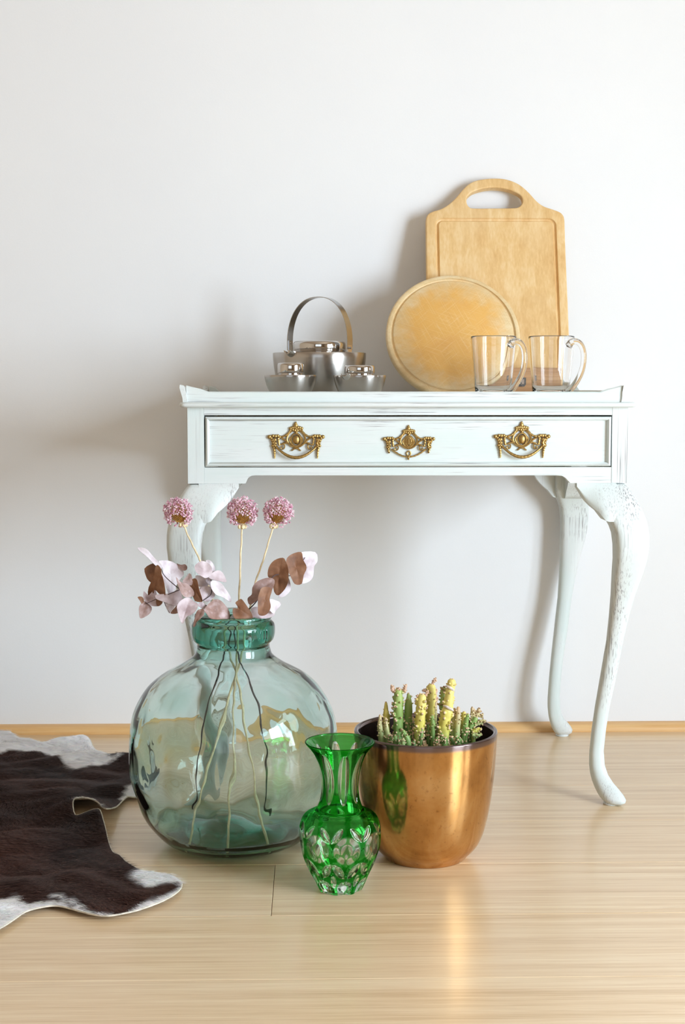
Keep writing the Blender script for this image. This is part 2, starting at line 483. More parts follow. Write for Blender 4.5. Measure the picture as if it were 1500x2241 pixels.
pl = [(OX0+0.0002, Z_KNEE), (tx(537), Z_KNEE), (tx(538.5), Z_KNEE+3*u_), (tx(540.5), Z_KNEE+8*u_), (tx(544), Z_KNEE+13*u_), (tx(550), Z_KNEE+17*u_), (tx(558), Z_KNEE+18*u_),
      (tx(1222), Z_KNEE+17*u_), (tx(1232), Z_KNEE+16*u_), (tx(1239), Z_KNEE+12*u_), (tx(1243), Z_KNEE+8*u_), (tx(1248), Z_KNEE+2.5*u_), (tx(1250), Z_KNEE), (OX1-0.0002, Z_KNEE), (OX1-0.0002, OZ0), (OX0+0.0002, OZ0)]
b.prism(pl, lambda a, c: (a, AF+0.0005, c), lambda a, c: (a, AF+TH, c)); b.build('bottom_rail', M['paint_x'], table, smooth=False)
for sx, xa in ((-1, XO_L), (1, XO_R)):
    b = MB(); o0, o1 = sorted((xa-sx*0.001, xa-sx*0.018))
    pl = scroll(Z_KNEE, AF+TH, AB-TH); pl = pl+[(AB-TH, Z_TOPB), (AF+TH, Z_TOPB)]
    b.prism(pl, lambda a, c: (o0, a, c), lambda a, c: (o1, a, c)); b.build('side_apron', M['paint_y'], table, smooth=False)
b = MB(); pl = scroll(Z_KNEE, XO_L, XO_R); pl = pl+[(XO_R, Z_TOPB), (XO_L, Z_TOPB)]
b.prism(pl, lambda a, c: (a, AB-TH, c), lambda a, c: (a, AB, c)); b.build('back_apron', M['raw_wood'], table, smooth=False)

# legs ------------------------------------------------------------
LEG = [  # image row, inner edge, outer edge of the front right leg
 (1058.0,1326,1373),(1064,1326,1379),(1072,1326,1385),(1082,1327,1391),(1095,1327,1398),(1108,1327,1404),(1120,1328,1409),(1137,1333,1414),(1150,1339,1416.5),
 (1165,1343.5,1418),(1190,1346,1418),(1220,1346,1414.5),(1250,1344,1407.5),(1300,1342,1393),(1350,1339,1381),(1400,1335,1371),(1450,1328,1363),(1500,1321,1355),
 (1550,1314,1345.5),(1600,1308,1338.5),(1650,1303.5,1334),(1680,1302.5,1336),(1700,1303.5,1343),(1715,1306,1353),(1728,1310,1365),(1738,1314.5,1373),(1746,1319,1377),(1752,1325,1375),(1757,1333,1367)]
YL = 2.50
xo = at(1373, 1200, YL).x
sec = []
for (py, L, R) in LEG:
    p = at(L, py, YL); q = at(R, py, YL); sec.append((p.z, q.x-xo, p.x-xo))   # z, outer offset (+ out), inner offset
zs = [s[0] for s in sec]
def knee_out(z): # outward swell at height z
    zz = list(reversed(zs)); oo = list(reversed([s[1] for s in sec])); return interp(z, zz, oo)
PADZ = zrow(1757.5, YL)
def leg(sx, sy, cx, cy, ky):
    """cx, cy: outer corner of the table frame; sx, sy point outwards"""
    rings = []
    S = []
    for i in range(len(sec)-1):
        for t in (0, .34, .67): S.append(tuple(sec[i][k]*(1-t)+sec[i+1][k]*t for k in range(3)))
    S.append(sec[-1])
    for (z, o, n) in S:
        xa, xb = n, o
        ya, yb = n, (o if ky == 1 else (o*ky if o > 0 else o))
        mx, my = (xa+xb)/2, (ya+yb)/2; hx, hy = (xb-xa)/2, (yb-ya)/2
        zt = (z-0.0)/Z_KNEE
        foot = smooth01((0.085-z)/0.055)
        ex = 5.0-2.4*smooth01((0.50-z)/0.14) if z > 0.3 else 2.5
        ring = []
        for j in range(28):
            t = 2*math.pi*j/28
            c, s_ = math.cos(t), math.sin(t)
            px_ = abs(c)**(2/ex)*(1 if c >= 0 else -1); py_ = abs(s_)**(2/ex)*(1 if s_ >= 0 else -1)
            if foot > 0:   # stretch along the diagonal, narrow across it
                d = (px_*hx+py_*hy)/2; e = (px_*hx-py_*hy)/2
                X = mx+(d*1.02+e*(1-0.28*foot)); Y = my+(d*1.02-e*(1-0.28*foot))
            else: X, Y = mx+px_*hx, my+py_*hy
            ring.append((cx+sx*X, cy+sy*Y, z))
        rings.append(ring)
    if sx*sy < 0: rings = [list(reversed(r)) for r in rings]
    b = MB(); b.loft(list(reversed(rings)))
    lg = b.build('leg', M['paint_z'], table, angle=50)
    # round pad under the foot
    pc = at(1345, 1760, YL).x-xo
    pr = 17.5/1245
    b = MB(); b.lathe([(pr*0.93, 0.0), (pr, 0.001), (pr, PADZ*0.55), (pr*0.9, PADZ*0.8), (pr*0.8, PADZ+0.003)], cx+sx*pc, cy+sy*pc, 32)
    b.build('foot_pad', M['paint_z'], lg)
    # scrolled knee brackets on the two inner sides
    ear = [(1326,1058),(1267,1058),(1268,1066),(1273,1076),(1280,1088),(1288,1098),(1298,1108),(1310,1117.5),(1315,1124),(1319,1132),(1326,1137)]
    ear = [(at(a, c, YL).x-xo, at(a, c, YL).z) for a, c in ear]
    xin = ear[0][0]; xt = ear[1][0]
    for ax in (0, 1):
        kk = 1 if (ax == 1 or True) and (sy < 0 or ax == 1) else ky
        b = MB(); NX, NZ = 12, 9; front = []; back = []
        low = sorted([(a, c) for a, c in ear[1:]], key=lambda p: p[0])
        la = [p[0] for p in low]; lc = [p[1] for p in low]
        for i in range(NX+1):
            a = xt+(xin+0.022-xt)*i/NX
            lowz = interp(a, la[1:], lc[1:]) if i else lc[1]
            rowf = []; rowb = []
            fade = (1-((xin-a)/(xin-xt)) if a < xin else 1); fade = 0.25+0.75*smooth01(fade)
            for j in range(NZ+1):
                z = lowz+(Z_KNEE-lowz)*j/NZ
                sw = knee_out(z)*fade
                ed = min(1, min(j/NZ*6, 1)); sw -= 0.003*(1-ed)
                if not (ax == 0 and sy < 0) and ax == 0: sw *= ky
                rowf.append((a, sw, z)); rowb.append((a, -0.020, z))
            front.append(rowf); back.append(rowb)
        vs = []; fs = []
        for g in (front, back):
            for r in g: vs.extend(r)
        n1 = NZ+1; off = (NX+1)*n1
        def mp(p):
            a, s_, z = p
            return (cx+sx*a, cy+sy*s_, z) if ax == 0 else (cx+sx*s_, cy+sy*a, z)
        for i in range(NX):
            for j in range(NZ):
                q = (i*n1+j, i*n1+j+1, (i+1)*n1+j+1, (i+1)*n1+j)
                fs.append(q); fs.append(tuple(off+k for k in reversed(q)))
            fs.append((i*n1, (i+1)*n1, off+(i+1)*n1, off+i*n1))
            fs.append((i*n1+NZ, off+i*n1+NZ, off+(i+1)*n1+NZ, (i+1)*n1+NZ))
        for j in range(NZ):
            fs.append((j, off+j, off+j+1, j+1)); fs.append((NX*n1+j, NX*n1+j+1, off+NX*n1+j+1, off+NX*n1+j))
        flip = (sx*sy > 0) ^ (ax == 0)
        if flip: fs = [tuple(reversed(f)) for f in fs]
        b.add([mp(p) for p in vs], fs)
        b.build('knee_bracket', M['paint_z'], lg, angle=45)
leg(1, -1, XO_R, AF, 1); leg(-1, -1, XO_L, AF, 1)
leg(1, 1, XO_R, AB, 0.55); leg(-1, 1, XO_L, AB, 0.55)

# drawer ------------------------------------------------------------
DX0, DX1, DZ0, DZ1 = tx(450), tx(1337.5), tz(1020.5), tz(912)
DF = AF+0.0015
b = MB(); b.box(DX0+0.0005, DX1-0.0005, DF+0.003, DF+0.020, DZ0+0.0005, DZ1-0.0005)
b.box(DX0+0.004, DX0+0.014, DF+0.02, DF+0.46, DZ0+0.002, DZ1-0.008); b.box(DX1-0.014, DX1-0.004, DF+0.02, DF+0.46, DZ0+0.002, DZ1-0.008)
b.box(DX0+0.014, DX1-0.014, DF+0.45, DF+0.46, DZ0+0.002, DZ1-0.008); b.box(DX0+0.014, DX1-0.014, DF+0.02, DF+0.45, DZ0+0.004, DZ0+0.010)
drawer = b.build('drawer', M['paint_x'], table, smooth=False)
drawer['label'] = 'wide shallow drawer with beaded edge and brass fittings'
bw = 8.5/1245
def bead(p, q, mat):
    b = MB(); d = (Vector(q)-Vector(p)); hor = abs(d.x) > abs(d.z)
    sectn = [(0, 0), (0, 0.0045), (0.25, 0.0065), (0.55, 0.0070), (0.8, 0.0055), (1.0, 0.002), (1.05, 0)]
    rings = []
    for t, m in ((0, 1), (1, -1)):
        base = Vector(p)+d*t; ring = []
        for (w, o) in sectn:
            inward = w*bw
            ring.append((base, inward, o, m))
        rings.append(ring)
    cx_, cz_ = (DX0+DX1)/2, (DZ0+DZ1)/2
    R = []
    for ring in rings:
        rr = []
        for (base, inw, o, m) in ring:
            if hor:
                sz = 1 if base.z < cz_ else -1
                rr.append((base.x+m*inw, DF+0.003-o, base.z+sz*inw))
            else:
                sxx = 1 if base.x < cx_ else -1
                rr.append((base.x+sxx*inw, DF+0.003-o, base.z+m*inw))
        R.append(rr)
    b.loft(R); b.build('bead_moulding', mat, drawer, angle=50)
bead((DX0, 0, DZ1), (DX1, 0, DZ1), M['paint_x']); bead((DX0, 0, DZ0), (DX1, 0, DZ0), M['paint_x'])
bead((DX0, 0, DZ0), (DX0, 0, DZ1), M['paint_z']); bead((DX1, 0, DZ0), (DX1, 0, DZ1), M['paint_z'])

# brass fittings, drawn in units of 1/9.375 px around their centre
U9 = 1/9.375/1245
def pull_meshes(cx, cz, key=False):
    Y = DF+0.003
    back = MB(); bail = MB()
    def P(x, z, o=0.0015): return (cx+(x-725)*U9, Y-o, cz-(z-575)*U9)
    def tb(pts, r, o=0.002, mb=back, n=7, tw=False):
        c = catmull([P(x, z, o) for x, z in pts], 4)
        L = len(c)
        rr = []
        for i in range(L):
            t = i/(L-1); q = r if not isinstance(r, tuple) else r[0]+(r[1]-r[0])*t
            if tw: q *= 1+0.22*math.sin(i*2.2)
            rr.append(q*U9)
        mb.tube(c, rr, n)
    def bl(x, z, r, o=0.0018, rz=None): back.ball(P(x, z, o), r*U9, min(r*U9, 0.0022), (rz or r)*U9, 9, 6)
    oval = [(725+100*math.cos(a), 580-128*math.sin(a)) for a in [i*math.pi/12 for i in range(25)]]
    tb(oval, 20, 0.0022)
    if not key:
        back.ball(P(728, 578, 0.002), 72*U9, 0.0042, 98*U9, 16, 10)
    else:
        ov2 = [(725+60*math.cos(a), 580-98*math.sin(a)) for a in [i*math.pi/12 for i in range(25)]]
        tb(ov2, 24, 0.0015)
        tb([(725, 500), (725, 650)], 50, 0.0004)
    for s in (1, -1):
        def X(x): return 725+s*(x-725)
        tb([(X(620), 370), (X(560), 450), (X(480), 505), (X(390), 520)], (20, 22), tw=True)
        tb([(X(640), 400), (X(565), 470), (X(535), 570), (X(560), 640)], (16, 22))
        tb([(X(425), 540), (X(490), 580), (X(560), 650), (X(640), 710), (X(725), 735)], (20, 20), 0.0028)
        tb([(X(620), 520), (X(590), 590), (X(640), 680), (X(700), 720)], 15)
        tb([(X(440), 660), (X(500), 645), (X(560), 640)], 22)
        tb([(X(400), 690), (X(450), 665), (X(490), 700), (X(475), 755), (X(430), 770), (X(410), 735), (X(440), 720)], 15, 0.003)
        for (x, z, r) in ((610, 345, 34), (650, 335, 38), (690, 330, 40), (655, 375, 30), (700, 385, 36)): bl(X(x), z, r)
        for (x, z, r) in ((178, 518, 42), (215, 545, 34), (250, 500, 36), (300, 505, 40), (350, 500, 36), (385, 520, 34), (235, 590, 34), (290, 580, 40), (250, 640, 32), (300, 650, 34), (245, 700, 34), (290, 705, 36)): bl(X(x), z, r, 0.0026)
        tb([(X(360), 540), (X(370), 620), (X(385), 700)], (26, 20), 0.003, tw=True)
        tb([(X(250), 560), (X(290), 640), (X(270), 700)], 24, 0.0035)
        tail = 960 if not key else 840
        tb([(X(265), 730), (X(280), 800), (X(286), (800+tail)/2), (X(288), tail)], (34, 14), 0.0025, tw=True)
        if not key: tb([(X(725), 750), (X(690), 755), (X(650), 790), (X(625), 800)], (24, 12))
    bl(715, 285, 48); bl(716, 240, 28); bl(725, 340, 46); bl(728, 420, 34)
    tb([(725, 225), (722, 205)], (14, 6))
    arc = [(330, 745), (400, 800), (500, 872), (610, 922), (725, 940), (840, 922), (950, 872), (1050, 800), (1120, 745)]
    if not key:
        c = catmull([P(x, z, 0.006+0.004*math.sin(math.pi*i/8)) for i, (x, z) in enumerate(arc)], 6)
        bail.tube(c, [U9*(20+14*math.sin(math.pi*i/(len(c)-1))*(1+0.16*math.sin(i*1.7))) for i in range(len(c))], 9)
        for e in (arc[0], arc[-1]): bail.ball(P(e[0], e[1]-10, 0.004), 34*U9, 0.004, 34*U9)
    else:
        tb([(x, 725+(z-725)*0.9) for x, z in arc], 18, 0.003, tw=True)
        tb([(725, 780), (680, 830), (700, 890), (725, 900), (750, 890), (770, 830), (725, 780)], 15)
        tb([(725, 890), (715, 940), (728, 985)], (26, 18), 0.003, tw=True)
    return back, bail
for i, (px_, py_) in enumerate(((648.5, 962), (1142.5, 961))):
    c = at(px_, py_, DF+0.003)
    bk, bl_ = pull_meshes(c.x, c.z)
    bk.build('drawer_pull', M['brass'], drawer)
    bl_.build('bail_handle', M['brass'], drawer)
c = at(895, 966, DF+0.003)
bk, _ = pull_meshes(c.x, c.z, True)
bk.v = [Vector((c.x+(v.x-c.x)*0.92, v.y, c.z+(v.z-c.z)*0.92)) for v in bk.v]
bk.build('escutcheon', M['brass'], drawer)
b = MB(); kz = c.z
b.lathe([(0.0, 0), (0.0022, 0)], 0, 0, 20)
b.v = [Vector((c.x+v.x, DF+0.0005, kz+0.0042+v.y)) for v in b.v]; b.f = [tuple(reversed(f)) for f in b.f]
b.add([(c.x-0.0010, DF+0.0005, kz+0.004), (c.x+0.0010, DF+0.0005, kz+0.004), (c.x+0.0017, DF+0.0005, kz-0.006), (c.x-0.0017, DF+0.0005, kz-0.006)], [(0, 3, 2, 1)])
b.v += [v+Vector((0, 0.002, 0)) for v in b.v]; nn = len(b.v)//2; b.f += [tuple(i+nn for i in reversed(f)) for f in b.f]
b.build('keyhole', M['black'], drawer, smooth=False)

# ------------------------------------------------------------------ cutting boards
TZ = Z_TOPT
def wood_scratched(t, col):
    v = t.coord((1, 1, 1)); tc = t.t.nodes.new('ShaderNodeVectorMath'); tc.operation = 'LENGTH'
    mp = t.coord((1, 1, 1), 'Object', None)
    t.t.links.new(mp, tc.inputs[0])
    n1 = t.noise(t.coord((14, 14, 14)), 1, 4, 0.6); n2 = t.noise(t.coord((60, 60, 60)), 1, 5, 0.7)
    d = t.math('ADD', tc.outputs['Value'], t.math('MULTIPLY', t.math('SUBTRACT', n1, 0.5), 0.09))
    d = t.math('ADD', d, t.math('MULTIPLY', t.math('SUBTRACT', n2, 0.5), 0.05))
    m = t.ramp(d, [(0.078, 1.0), (0.122, 0.0)])
    c = t.mix(t.math('MULTIPLY', m, 0.9), col, (0.80, 0.43, 0.10))
    r = t.ramp(n1, [(0.48, 0.0), (0.68, 0.55)])
    c = t.mix(t.math('MULTIPLY', r, m), c, (0.72, 0.34, 0.09))
    # knife scratches in crossed directions
    for ang, sc_, w in ((0.5, 520, 0.28), (-0.9, 480, 0.24), (1.25, 560, 0.24)):
        mp = t.t.nodes.new('ShaderNodeMapping'); tc2 = t.t.nodes.new('ShaderNodeTexCoord')
        t.t.links.new(tc2.outputs['Object'], mp.inputs[0]); mp.inputs['Rotation'].default_value = (0, ang, 0)
        mp3 = t.t.nodes.new('ShaderNodeMapping'); t.t.links.new(mp.outputs[0], mp3.inputs[0]); mp3.inputs['Scale'].default_value = (sc_, 1, 18)
        nn = t.noise(mp3.outputs[0], 1, 1)
        c = t.mix(t.ramp(nn, [(0.60, 0.0), (0.68, w)]), c, (0.88, 0.66, 0.36))
        c = t.mix(t.ramp(nn, [(0.30, w*0.8), (0.38, 0.0)]), c, (0.62, 0.33, 0.10))
    return c
M['maple'] = wood_mat('maple_board_wood', (0.66, 0.39, 0.15), (0.76, 0.50, 0.22), (0.84, 0.62, 0.34), (42, 42, 1.6), 0.5)
M['beech'] = wood_mat('round_board_wood', (0.66, 0.46, 0.22), (0.76, 0.57, 0.31), (0.83, 0.68, 0.44), (9, 20, 26), 0.5, wood_scratched)
M['block_wood'] = wood_mat('oak_block_wood', (0.30, 0.14, 0.055), (0.46, 0.24, 0.10), (0.56, 0.32, 0.15), (2.4, 100, 130), 0.55)
M['dark_metal'] = simple('dark_pewter', (0.13, 0.12, 0.11), 0.35, 0.9, 200, 0.3, 0.1)

# tall rectangular board leaning on the wall
TILT = math.radians(17.4)
bd_n = Vector((0, -math.cos(TILT), math.sin(TILT)))      # normal of its face, towards the camera
bd_p = Vector((at(1090, 700, 2.9).x, 2.8905, TZ))
bd_u = Vector((1, 0, 0)); bd_v = Vector((0, math.sin(TILT), math.cos(TILT)))
def to_board(cx_, cy_):
    p = onplane(cx_/3.191+830, cy_/3.191+370, bd_p, bd_n)-bd_p
    return Vector((p.dot(bd_u), p.dot(bd_v)))
outl = [(340,1560),(337,1100),(332,750),(329,500),(328,365),(333,330),(350,308),(385,291),(430,278),(480,250),(530,206),(570,160),(612,115),(660,85),(720,70),(800,63),(880,68),(950,90),(1000,120),(1050,165),(1100,220),(1150,257),(1210,278),(1262,298),(1286,320),(1296,350),(1299,420),(1305,600),(1318,900),(1328,1150),(1338,1560)]
O2 = [to_board(*p) for p in outl]
O2[0].y = O2[-1].y = 0.0
O2 = [O2[0]]+catmull([p.to_3d() for p in O2[1:-1]], 4)+[O2[-1]]; O2 = [Vector((p[0], p[1])) for p in O2]
hole = [to_board(*p) for p in [(612,215),(618,190),(655,158),(730,135),(800,127),(880,135),(950,158),(990,185),(1003,215),(998,242),(978,262),(940,270),(800,272),(660,272),(630,262),(615,240)]]
hole = [Vector((p[0], p[1])) for p in catmull([p.to_3d() for p in hole], 3, True)]
gl, gr, gt = to_board(412, 700).x, to_board(1238, 700).x, to_board(800, 354).y
gb = 0.03
def rrect(x0, x1, y0, y1, r, k=6):
    o = []
    for (cx_, cy_, a0) in ((x1-r, y0+r, -90), (x1-r, y1-r, 0), (x0+r, y1-r, 90), (x0+r, y0+r, 180)):
        for q in range(k+1):
            a = math.radians(a0+90*q/k); o.append(Vector((cx_+r*math.cos(a), cy_+r*math.sin(a))))
    return o
gw = 0.0042
loops = []
def inset(poly, d):
    n = len(poly); out = []
    A = sum(poly[i].x*poly[(i+1) % n].y-poly[(i+1) % n].x*poly[i].y for i in range(n))
    sg = 1 if A > 0 else -1
    for i in range(n):
        a, c = poly[i-1], poly[(i+1) % n]; t = (c-a)
        if t.length < 1e-9: out.append(poly[i].copy()); continue
        t.normalize(); nn = Vector((-t.y, t.x))*sg; out.append(poly[i]+nn*d)
    return out
depth = {}
def board_mesh():
    b = MB(); TH_ = 0.019; r = 0.003
    O = O2; Oi = inset(O, r); Hh = hole; Ho = inset(Hh, -r)
    G = [rrect(gl-gw+k_, gr+gw-k_, gb-gw+k_, gt+gw-k_, max(0.004, 0.017-k_)) for k_ in (0, gw*0.45, gw, gw*1.55, gw*2)]
    gd = [0, -0.0040, -0.0052, -0.0040, 0]
    pts = []; cons = []; dz = []
    for poly, d in [(Oi, 0), (Ho, 0)]+list(zip(G, gd)):
        s0 = len(pts); pts += poly; dz += [d]*len(poly); cons += [(s0+i, s0+(i+1) % len(poly)) for i in range(len(poly))]
    # two extra corner vertices keep the bottom straight
    res = delaunay_2d_cdt(pts, cons, [], 0, 1e-7)
    V2, F2, OV = res[0], res[2], res[3]
    def inside(p, poly):
        c = False; n = len(poly)
        for i in range(n):
            a, q = poly[i], poly[(i+1) % n]
            if (a.y > p.y) != (q.y > p.y) and p.x < (q.x-a.x)*(p.y-a.y)/(q.y-a.y)+a.x: c = not c
        return c
    def W(p, d): return bd_p+bd_u*p[0]+bd_v*p[1]+bd_n*d
    keep = []
    for f in F2:
        c = (V2[f[0]]+V2[f[1]]+V2[f[2]])/3
        if inside(c, Oi) and not inside(c, Ho): keep.append(f)
    dd = [dz[o[0]] if o else 0 for o in OV]
    vs = [W(p, d) for p, d in zip(V2, dd)]
    b.add(vs, keep)
    vs = [W(p, -TH_) for p in V2]; b.add(vs, [tuple(reversed(f)) for f in keep])
    def rim(outer, inner):
        n = len(outer)
        rings = [[W(p, 0) for p in inner]]
        for a in (22, 45, 68, 90):
            k_ = math.sin(math.radians(a)); c_ = math.cos(math.radians(a))
            rings.append([W(i_+(o_-i_)*k_, -r+r*c_) for i_, o_ in zip(inner, outer)])
        rings.append([W(p, -TH_+r) for p in outer]); rings.append([W(p, -TH_) for p in inner])
        b.loft(list(reversed(rings)), True, False)
    rim(O, Oi); rim(Hh, Ho)
    return b
tb_ = board_mesh().build('cutting_board', M['maple'], None, angle=28, loc=bd_p)
import bmesh
def fix_normals(o):
    bm = bmesh.new(); bm.from_mesh(o.data); bmesh.ops.remove_doubles(bm, verts=bm.verts, dist=1e-6)
    bmesh.ops.recalc_face_normals(bm, faces=bm.faces); bm.to_mesh(o.data); bm.free()
fix_normals(tb_)
tag(tb_, 'tall rectangular wooden cutting board with arched cut-out handle, leaning on the wall', 'cutting board')

# round board leaning on it
RT_ = math.radians(24); RR = 0.1365
rn = Vector((0, -math.cos(RT_), math.sin(RT_))); rv = Vector((0, math.sin(RT_), math.cos(RT_)))
rc = Vector((at(993, 742, 2.88).x, 2.830, TZ+0.008))+rv*RR
b = MB()
prof = [(0.0001, 0.0), (RR-0.016, 0.0), (RR-0.0150, -0.0006), (RR-0.0135, -0.0036), (RR-0.0115, -0.0045), (RR-0.0095, -0.0036), (RR-0.0085, 0.0), (RR-0.004, 0.0004), (RR-0.0015, -0.001), (RR, -0.004), (RR, -0.015), (RR-0.002, -0.018), (0.0001, -0.018)]
rx_ = Vector((1, 0, 0))
n_ = 128; vs = []; fs = []
for i, (r, d) in enumerate(prof):
    for j in range(n_):
        t = 2*math.pi*j/n_; vs.append(rc+rx_*(r*math.cos(t))+rv*(r*math.sin(t))+rn*d)
for i in range(len(prof)-1):
    for j in range(n_):
        k = (j+1) % n_; fs.append((i*n_+j, (i+1)*n_+j, (i+1)*n_+k, i*n_+k))
b.add(vs, fs)
o = b.build('cutting_board', M['beech'], None, angle=35, loc=rc)
tag(o, 'round knife-scarred wooden board with a rim groove, in front of the tall board', 'cutting board')

# low wooden block standing behind the round board
bx0, bx1 = at(1066, 830, 2.876).x, at(1240, 830, 2.876).x
bz1 = zrow(805, 2.876)
b = MB(); b.bbox(bx0, bx1, 2.8765, 2.889, TZ, bz1, 0.0008)
blk = b.build('wooden_block', M['block_wood'], None, smooth=False, loc=((bx0+bx1)/2, 2.882, TZ))
tag(blk, 'low reddish oak block with a small dark metal badge, behind the glass mugs', 'block')
b = MB(); c = at(1142, 836, 2.875)
hw = 0.0088
pl = [(-hw*.75, -hw), (hw*.6, -hw*1.05), (hw, -hw*.6), (hw, hw), (-hw*.7, hw), (-hw, hw*.5), (-hw, -hw*.55)]
b.prism(pl, lambda a, q: (c.x+a, 2.8737, c.z+q), lambda a, q: (c.x+a, 2.8766, c.z+q))
bdg = b.build('badge', M['dark_metal'], blk, smooth=False)
b = MB(); M['badge_face'] = simple('badge_face', (0.33, 0.25, 0.2), 0.4, 0.6, 200, 0.2, 0)
pl = [(-hw*.35, -hw*.6), (hw*.55, -hw*.5), (hw*.6, hw*.65), (-hw*.3, hw*.6), (-hw*.45, 0)]
b.prism(pl, lambda a, q: (c.x+a, 2.8731, c.z+q), lambda a, q: (c.x+a, 2.8738, c.z+q)); b.build('badge_face', M['badge_face'], bdg, smooth=False)
b = MB(); b.tube([(c.x-0.003+0.003*math.cos(a)*(1-a/9), 2.8728, c.z-0.0035+0.003*math.sin(a)*(1-a/9)) for a in [i*0.5 for i in range(12)]], 0.0008, 6)
b.build('swirl', M['dark_metal'], bdg)

# ------------------------------------------------------------------ steel tea set
def steel(name, rough, aniso, col=(0.47, 0.435, 0.40)):
    t = NT(name); v = t.coord((2, 2, 500)); f = t.noise(v, 1, 2)
    t.base(col); t.p(Metallic=1.0, Roughness=rough)
    if aniso:
        t.b.inputs['Anisotropic'].default_value = 0.75; t.b.inputs['Anisotropic Rotation'].default_value = 0.25
        tg = t.t.nodes.new('ShaderNodeTangent'); tg.direction_type = 'RADIAL'; tg.axis = 'Z'
        t.t.links.new(tg.outputs[0], t.b.inputs['Tangent']); pass
    return t.m
M['brushed'] = steel('brushed_steel', 0.26, True)
M['polished'] = steel('polished_steel', 0.06, False, (0.60, 0.57, 0.54))
M['bail_steel'] = steel('satin_steel', 0.16, False, (0.42, 0.41, 0.40))
def vessel(name, cxp, Y, rim_row, rpx, lid_rpx, lid_rows, kind, label, group=None, spout=None):
    s = 1/(F_PX/Y); X = at(cxp, rim_row, Y).x; zr_ = zrow(rim_row, Y); R = rpx*s; H = zr_-TZ
    t = empty(name, (X, Y, TZ), label, 'teapot' if kind == 'big' else 'bowl', group)
    b = MB()
    if kind == 'big': body = [(0.40, 0), (0.62, 0.0), (0.70, 0.03), (0.80, 0.14), (0.885, 0.32), (0.945, 0.52), (0.98, 0.72), (0.997, 0.88), (1.0, 0.99), (0.992, 1.0)]
    else: body = [(0.3, 0), (0.54, 0.0), (0.61, 0.06), (0.71, 0.20), (0.80, 0.35), (0.87, 0.49), (0.925, 0.63), (0.965, 0.78), (0.99, 0.91), (1.0, 0.985), (0.992, 1.0)]
    prof = [(r*R, TZ+h*H) for r, h in body]
    lr = lid_rpx*s
    prof += [(R-0.0022, zr_-0.0006), (R-0.003, zr_-0.002), ((lr+R)/2, zr_-0.002), (lr+0.001, zr_-0.0015), (lr*0.97, zr_-0.001), (lr*0.97, zr_+0.001), (0.001, zr_+0.001)]
    b.lathe(prof, X, Y, 96); b.build('body', M['brushed'], t, angle=50)
    z0, z1 = zrow(lid_rows[1], Y), zrow(lid_rows[0], Y); h = z1-z0
    b = MB(); prof = [(lr*0.9, zr_-0.0005), (lr*0.9, z0), (lr*0.985, z0+0.0004), (lr, z0+0.0015), (lr, z0+h*0.62), (lr*0.99, z0+h*0.78), (lr*0.965, z0+h*0.9), (lr*0.92, z0+h*0.975), (lr*0.85, z1), (0.001, z1)]
    b.lathe(prof, X, Y, 72); b.build('lid', M['polished'], t, angle=40)
    if spout:
        a, w, l = spout       # direction (radians from the camera side), half width, length
        b = MB(); d = Vector((math.sin(a), -math.cos(a), 0)); u = Vector((math.cos(a), math.sin(a), 0)); c0 = Vector((X, Y, zr_))
        O_, I_ = [], []
        for i in range(10):
            tt = i/9; dist = R*0.93+(R*0.07+l)*tt; ww = w*(1-0.35*tt); dep = w*1.05*(1-0.45*tt)
            ro = []; ri = []
            for j in range(15):
                an = math.pi*j/14
                base = c0+d*dist+Vector((0, 0, 0.003*tt))
                ro.append(base+u*(math.cos(an)*ww)-Vector((0, 0, math.sin(an)*dep)))
                ri.append(base+u*(math.cos(an)*(ww-0.0009))-Vector((0, 0, math.sin(an)*(dep-0.0009))))
            O_.append(ro+list(reversed(ri)))
        b.loft(O_, True, True); b.build('spout', M['polished'], t, angle=60)
    return t, X, Y, zr_, R, s
tp, TX, TY, tzr, TR, ts = vessel('teapot', 699.5, 2.845, 772.5, 101.5, 57.5, (747, 771), 'big', 'brushed steel teapot with flat lid and tall hoop handle', None, (math.radians(-37), 0.0125, 0.012))
# bail handle: two posts and a flat strap
ang = math.radians(-34)      # turn of the strap plane about the vertical
hu = Vector((math.cos(ang), math.sin(ang), 0)); hn = Vector((-math.sin(ang), math.cos(ang), 0))
hr = 64.0*ts/math.cos(ang)
hz0 = zrow(748, TY); hz1 = zrow(650.5, TY)
for s_ in (-1, 1):
    c0 = Vector((TX, TY, 0))+hu*(s_*hr)
    b = MB()
    q = [c0+hu*a+hn*d for a, d in ((-0.0016, -0.0065), (0.0016, -0.0065), (0.0016, 0.0065), (-0.0016, 0.0065))]
    zt_ = zrow(744 if s_ < 0 else 757, TY)
    b.loft([[Vector((p.x, p.y, z)) for p in q] for z in (tzr-0.003, tzr+0.004, zt_)], True, True)
    b.build('handle_bracket', M['polished'], tp, smooth=False)
    b = MB(); pc_ = c0+hu*(s_*0.0016); pc_.z = zt_-0.005
    b.tube([pc_-hu*0.004, pc_+hu*0.004], 0.0022, 10); b.build('pivot_pin', M['polished'], tp)
b = MB(); rings = []
for i in range(49):
    a = math.pi*(i/48)*1.10-0.05*math.pi
    p = Vector((TX, TY, hz0-0.003))+hu*(-(hr+0.001)*(abs(math.cos(a))**0.88)*(1 if math.cos(a) > 0 else -1))
    zz = math.sin(a); p.z += (hz1-hz0+0.003)*(abs(zz)**0.92*(1 if zz > 0 else -0.8))
    ca, sa = math.cos(a), math.sin(a)
    nrm = (hu*(-ca)+Vector((0, 0, sa*0.8))).normalized()
    w = 0.0095-0.001*sa
    rings.append([p+hn*w+nrm*0.0006, p-hn*w+nrm*0.0006, p-hn*w-nrm*0.0006, p+hn*w-nrm*0.0006])
b.loft(rings, True, True); b.build('hoop_handle', M['bail_steel'], tp, angle=50)
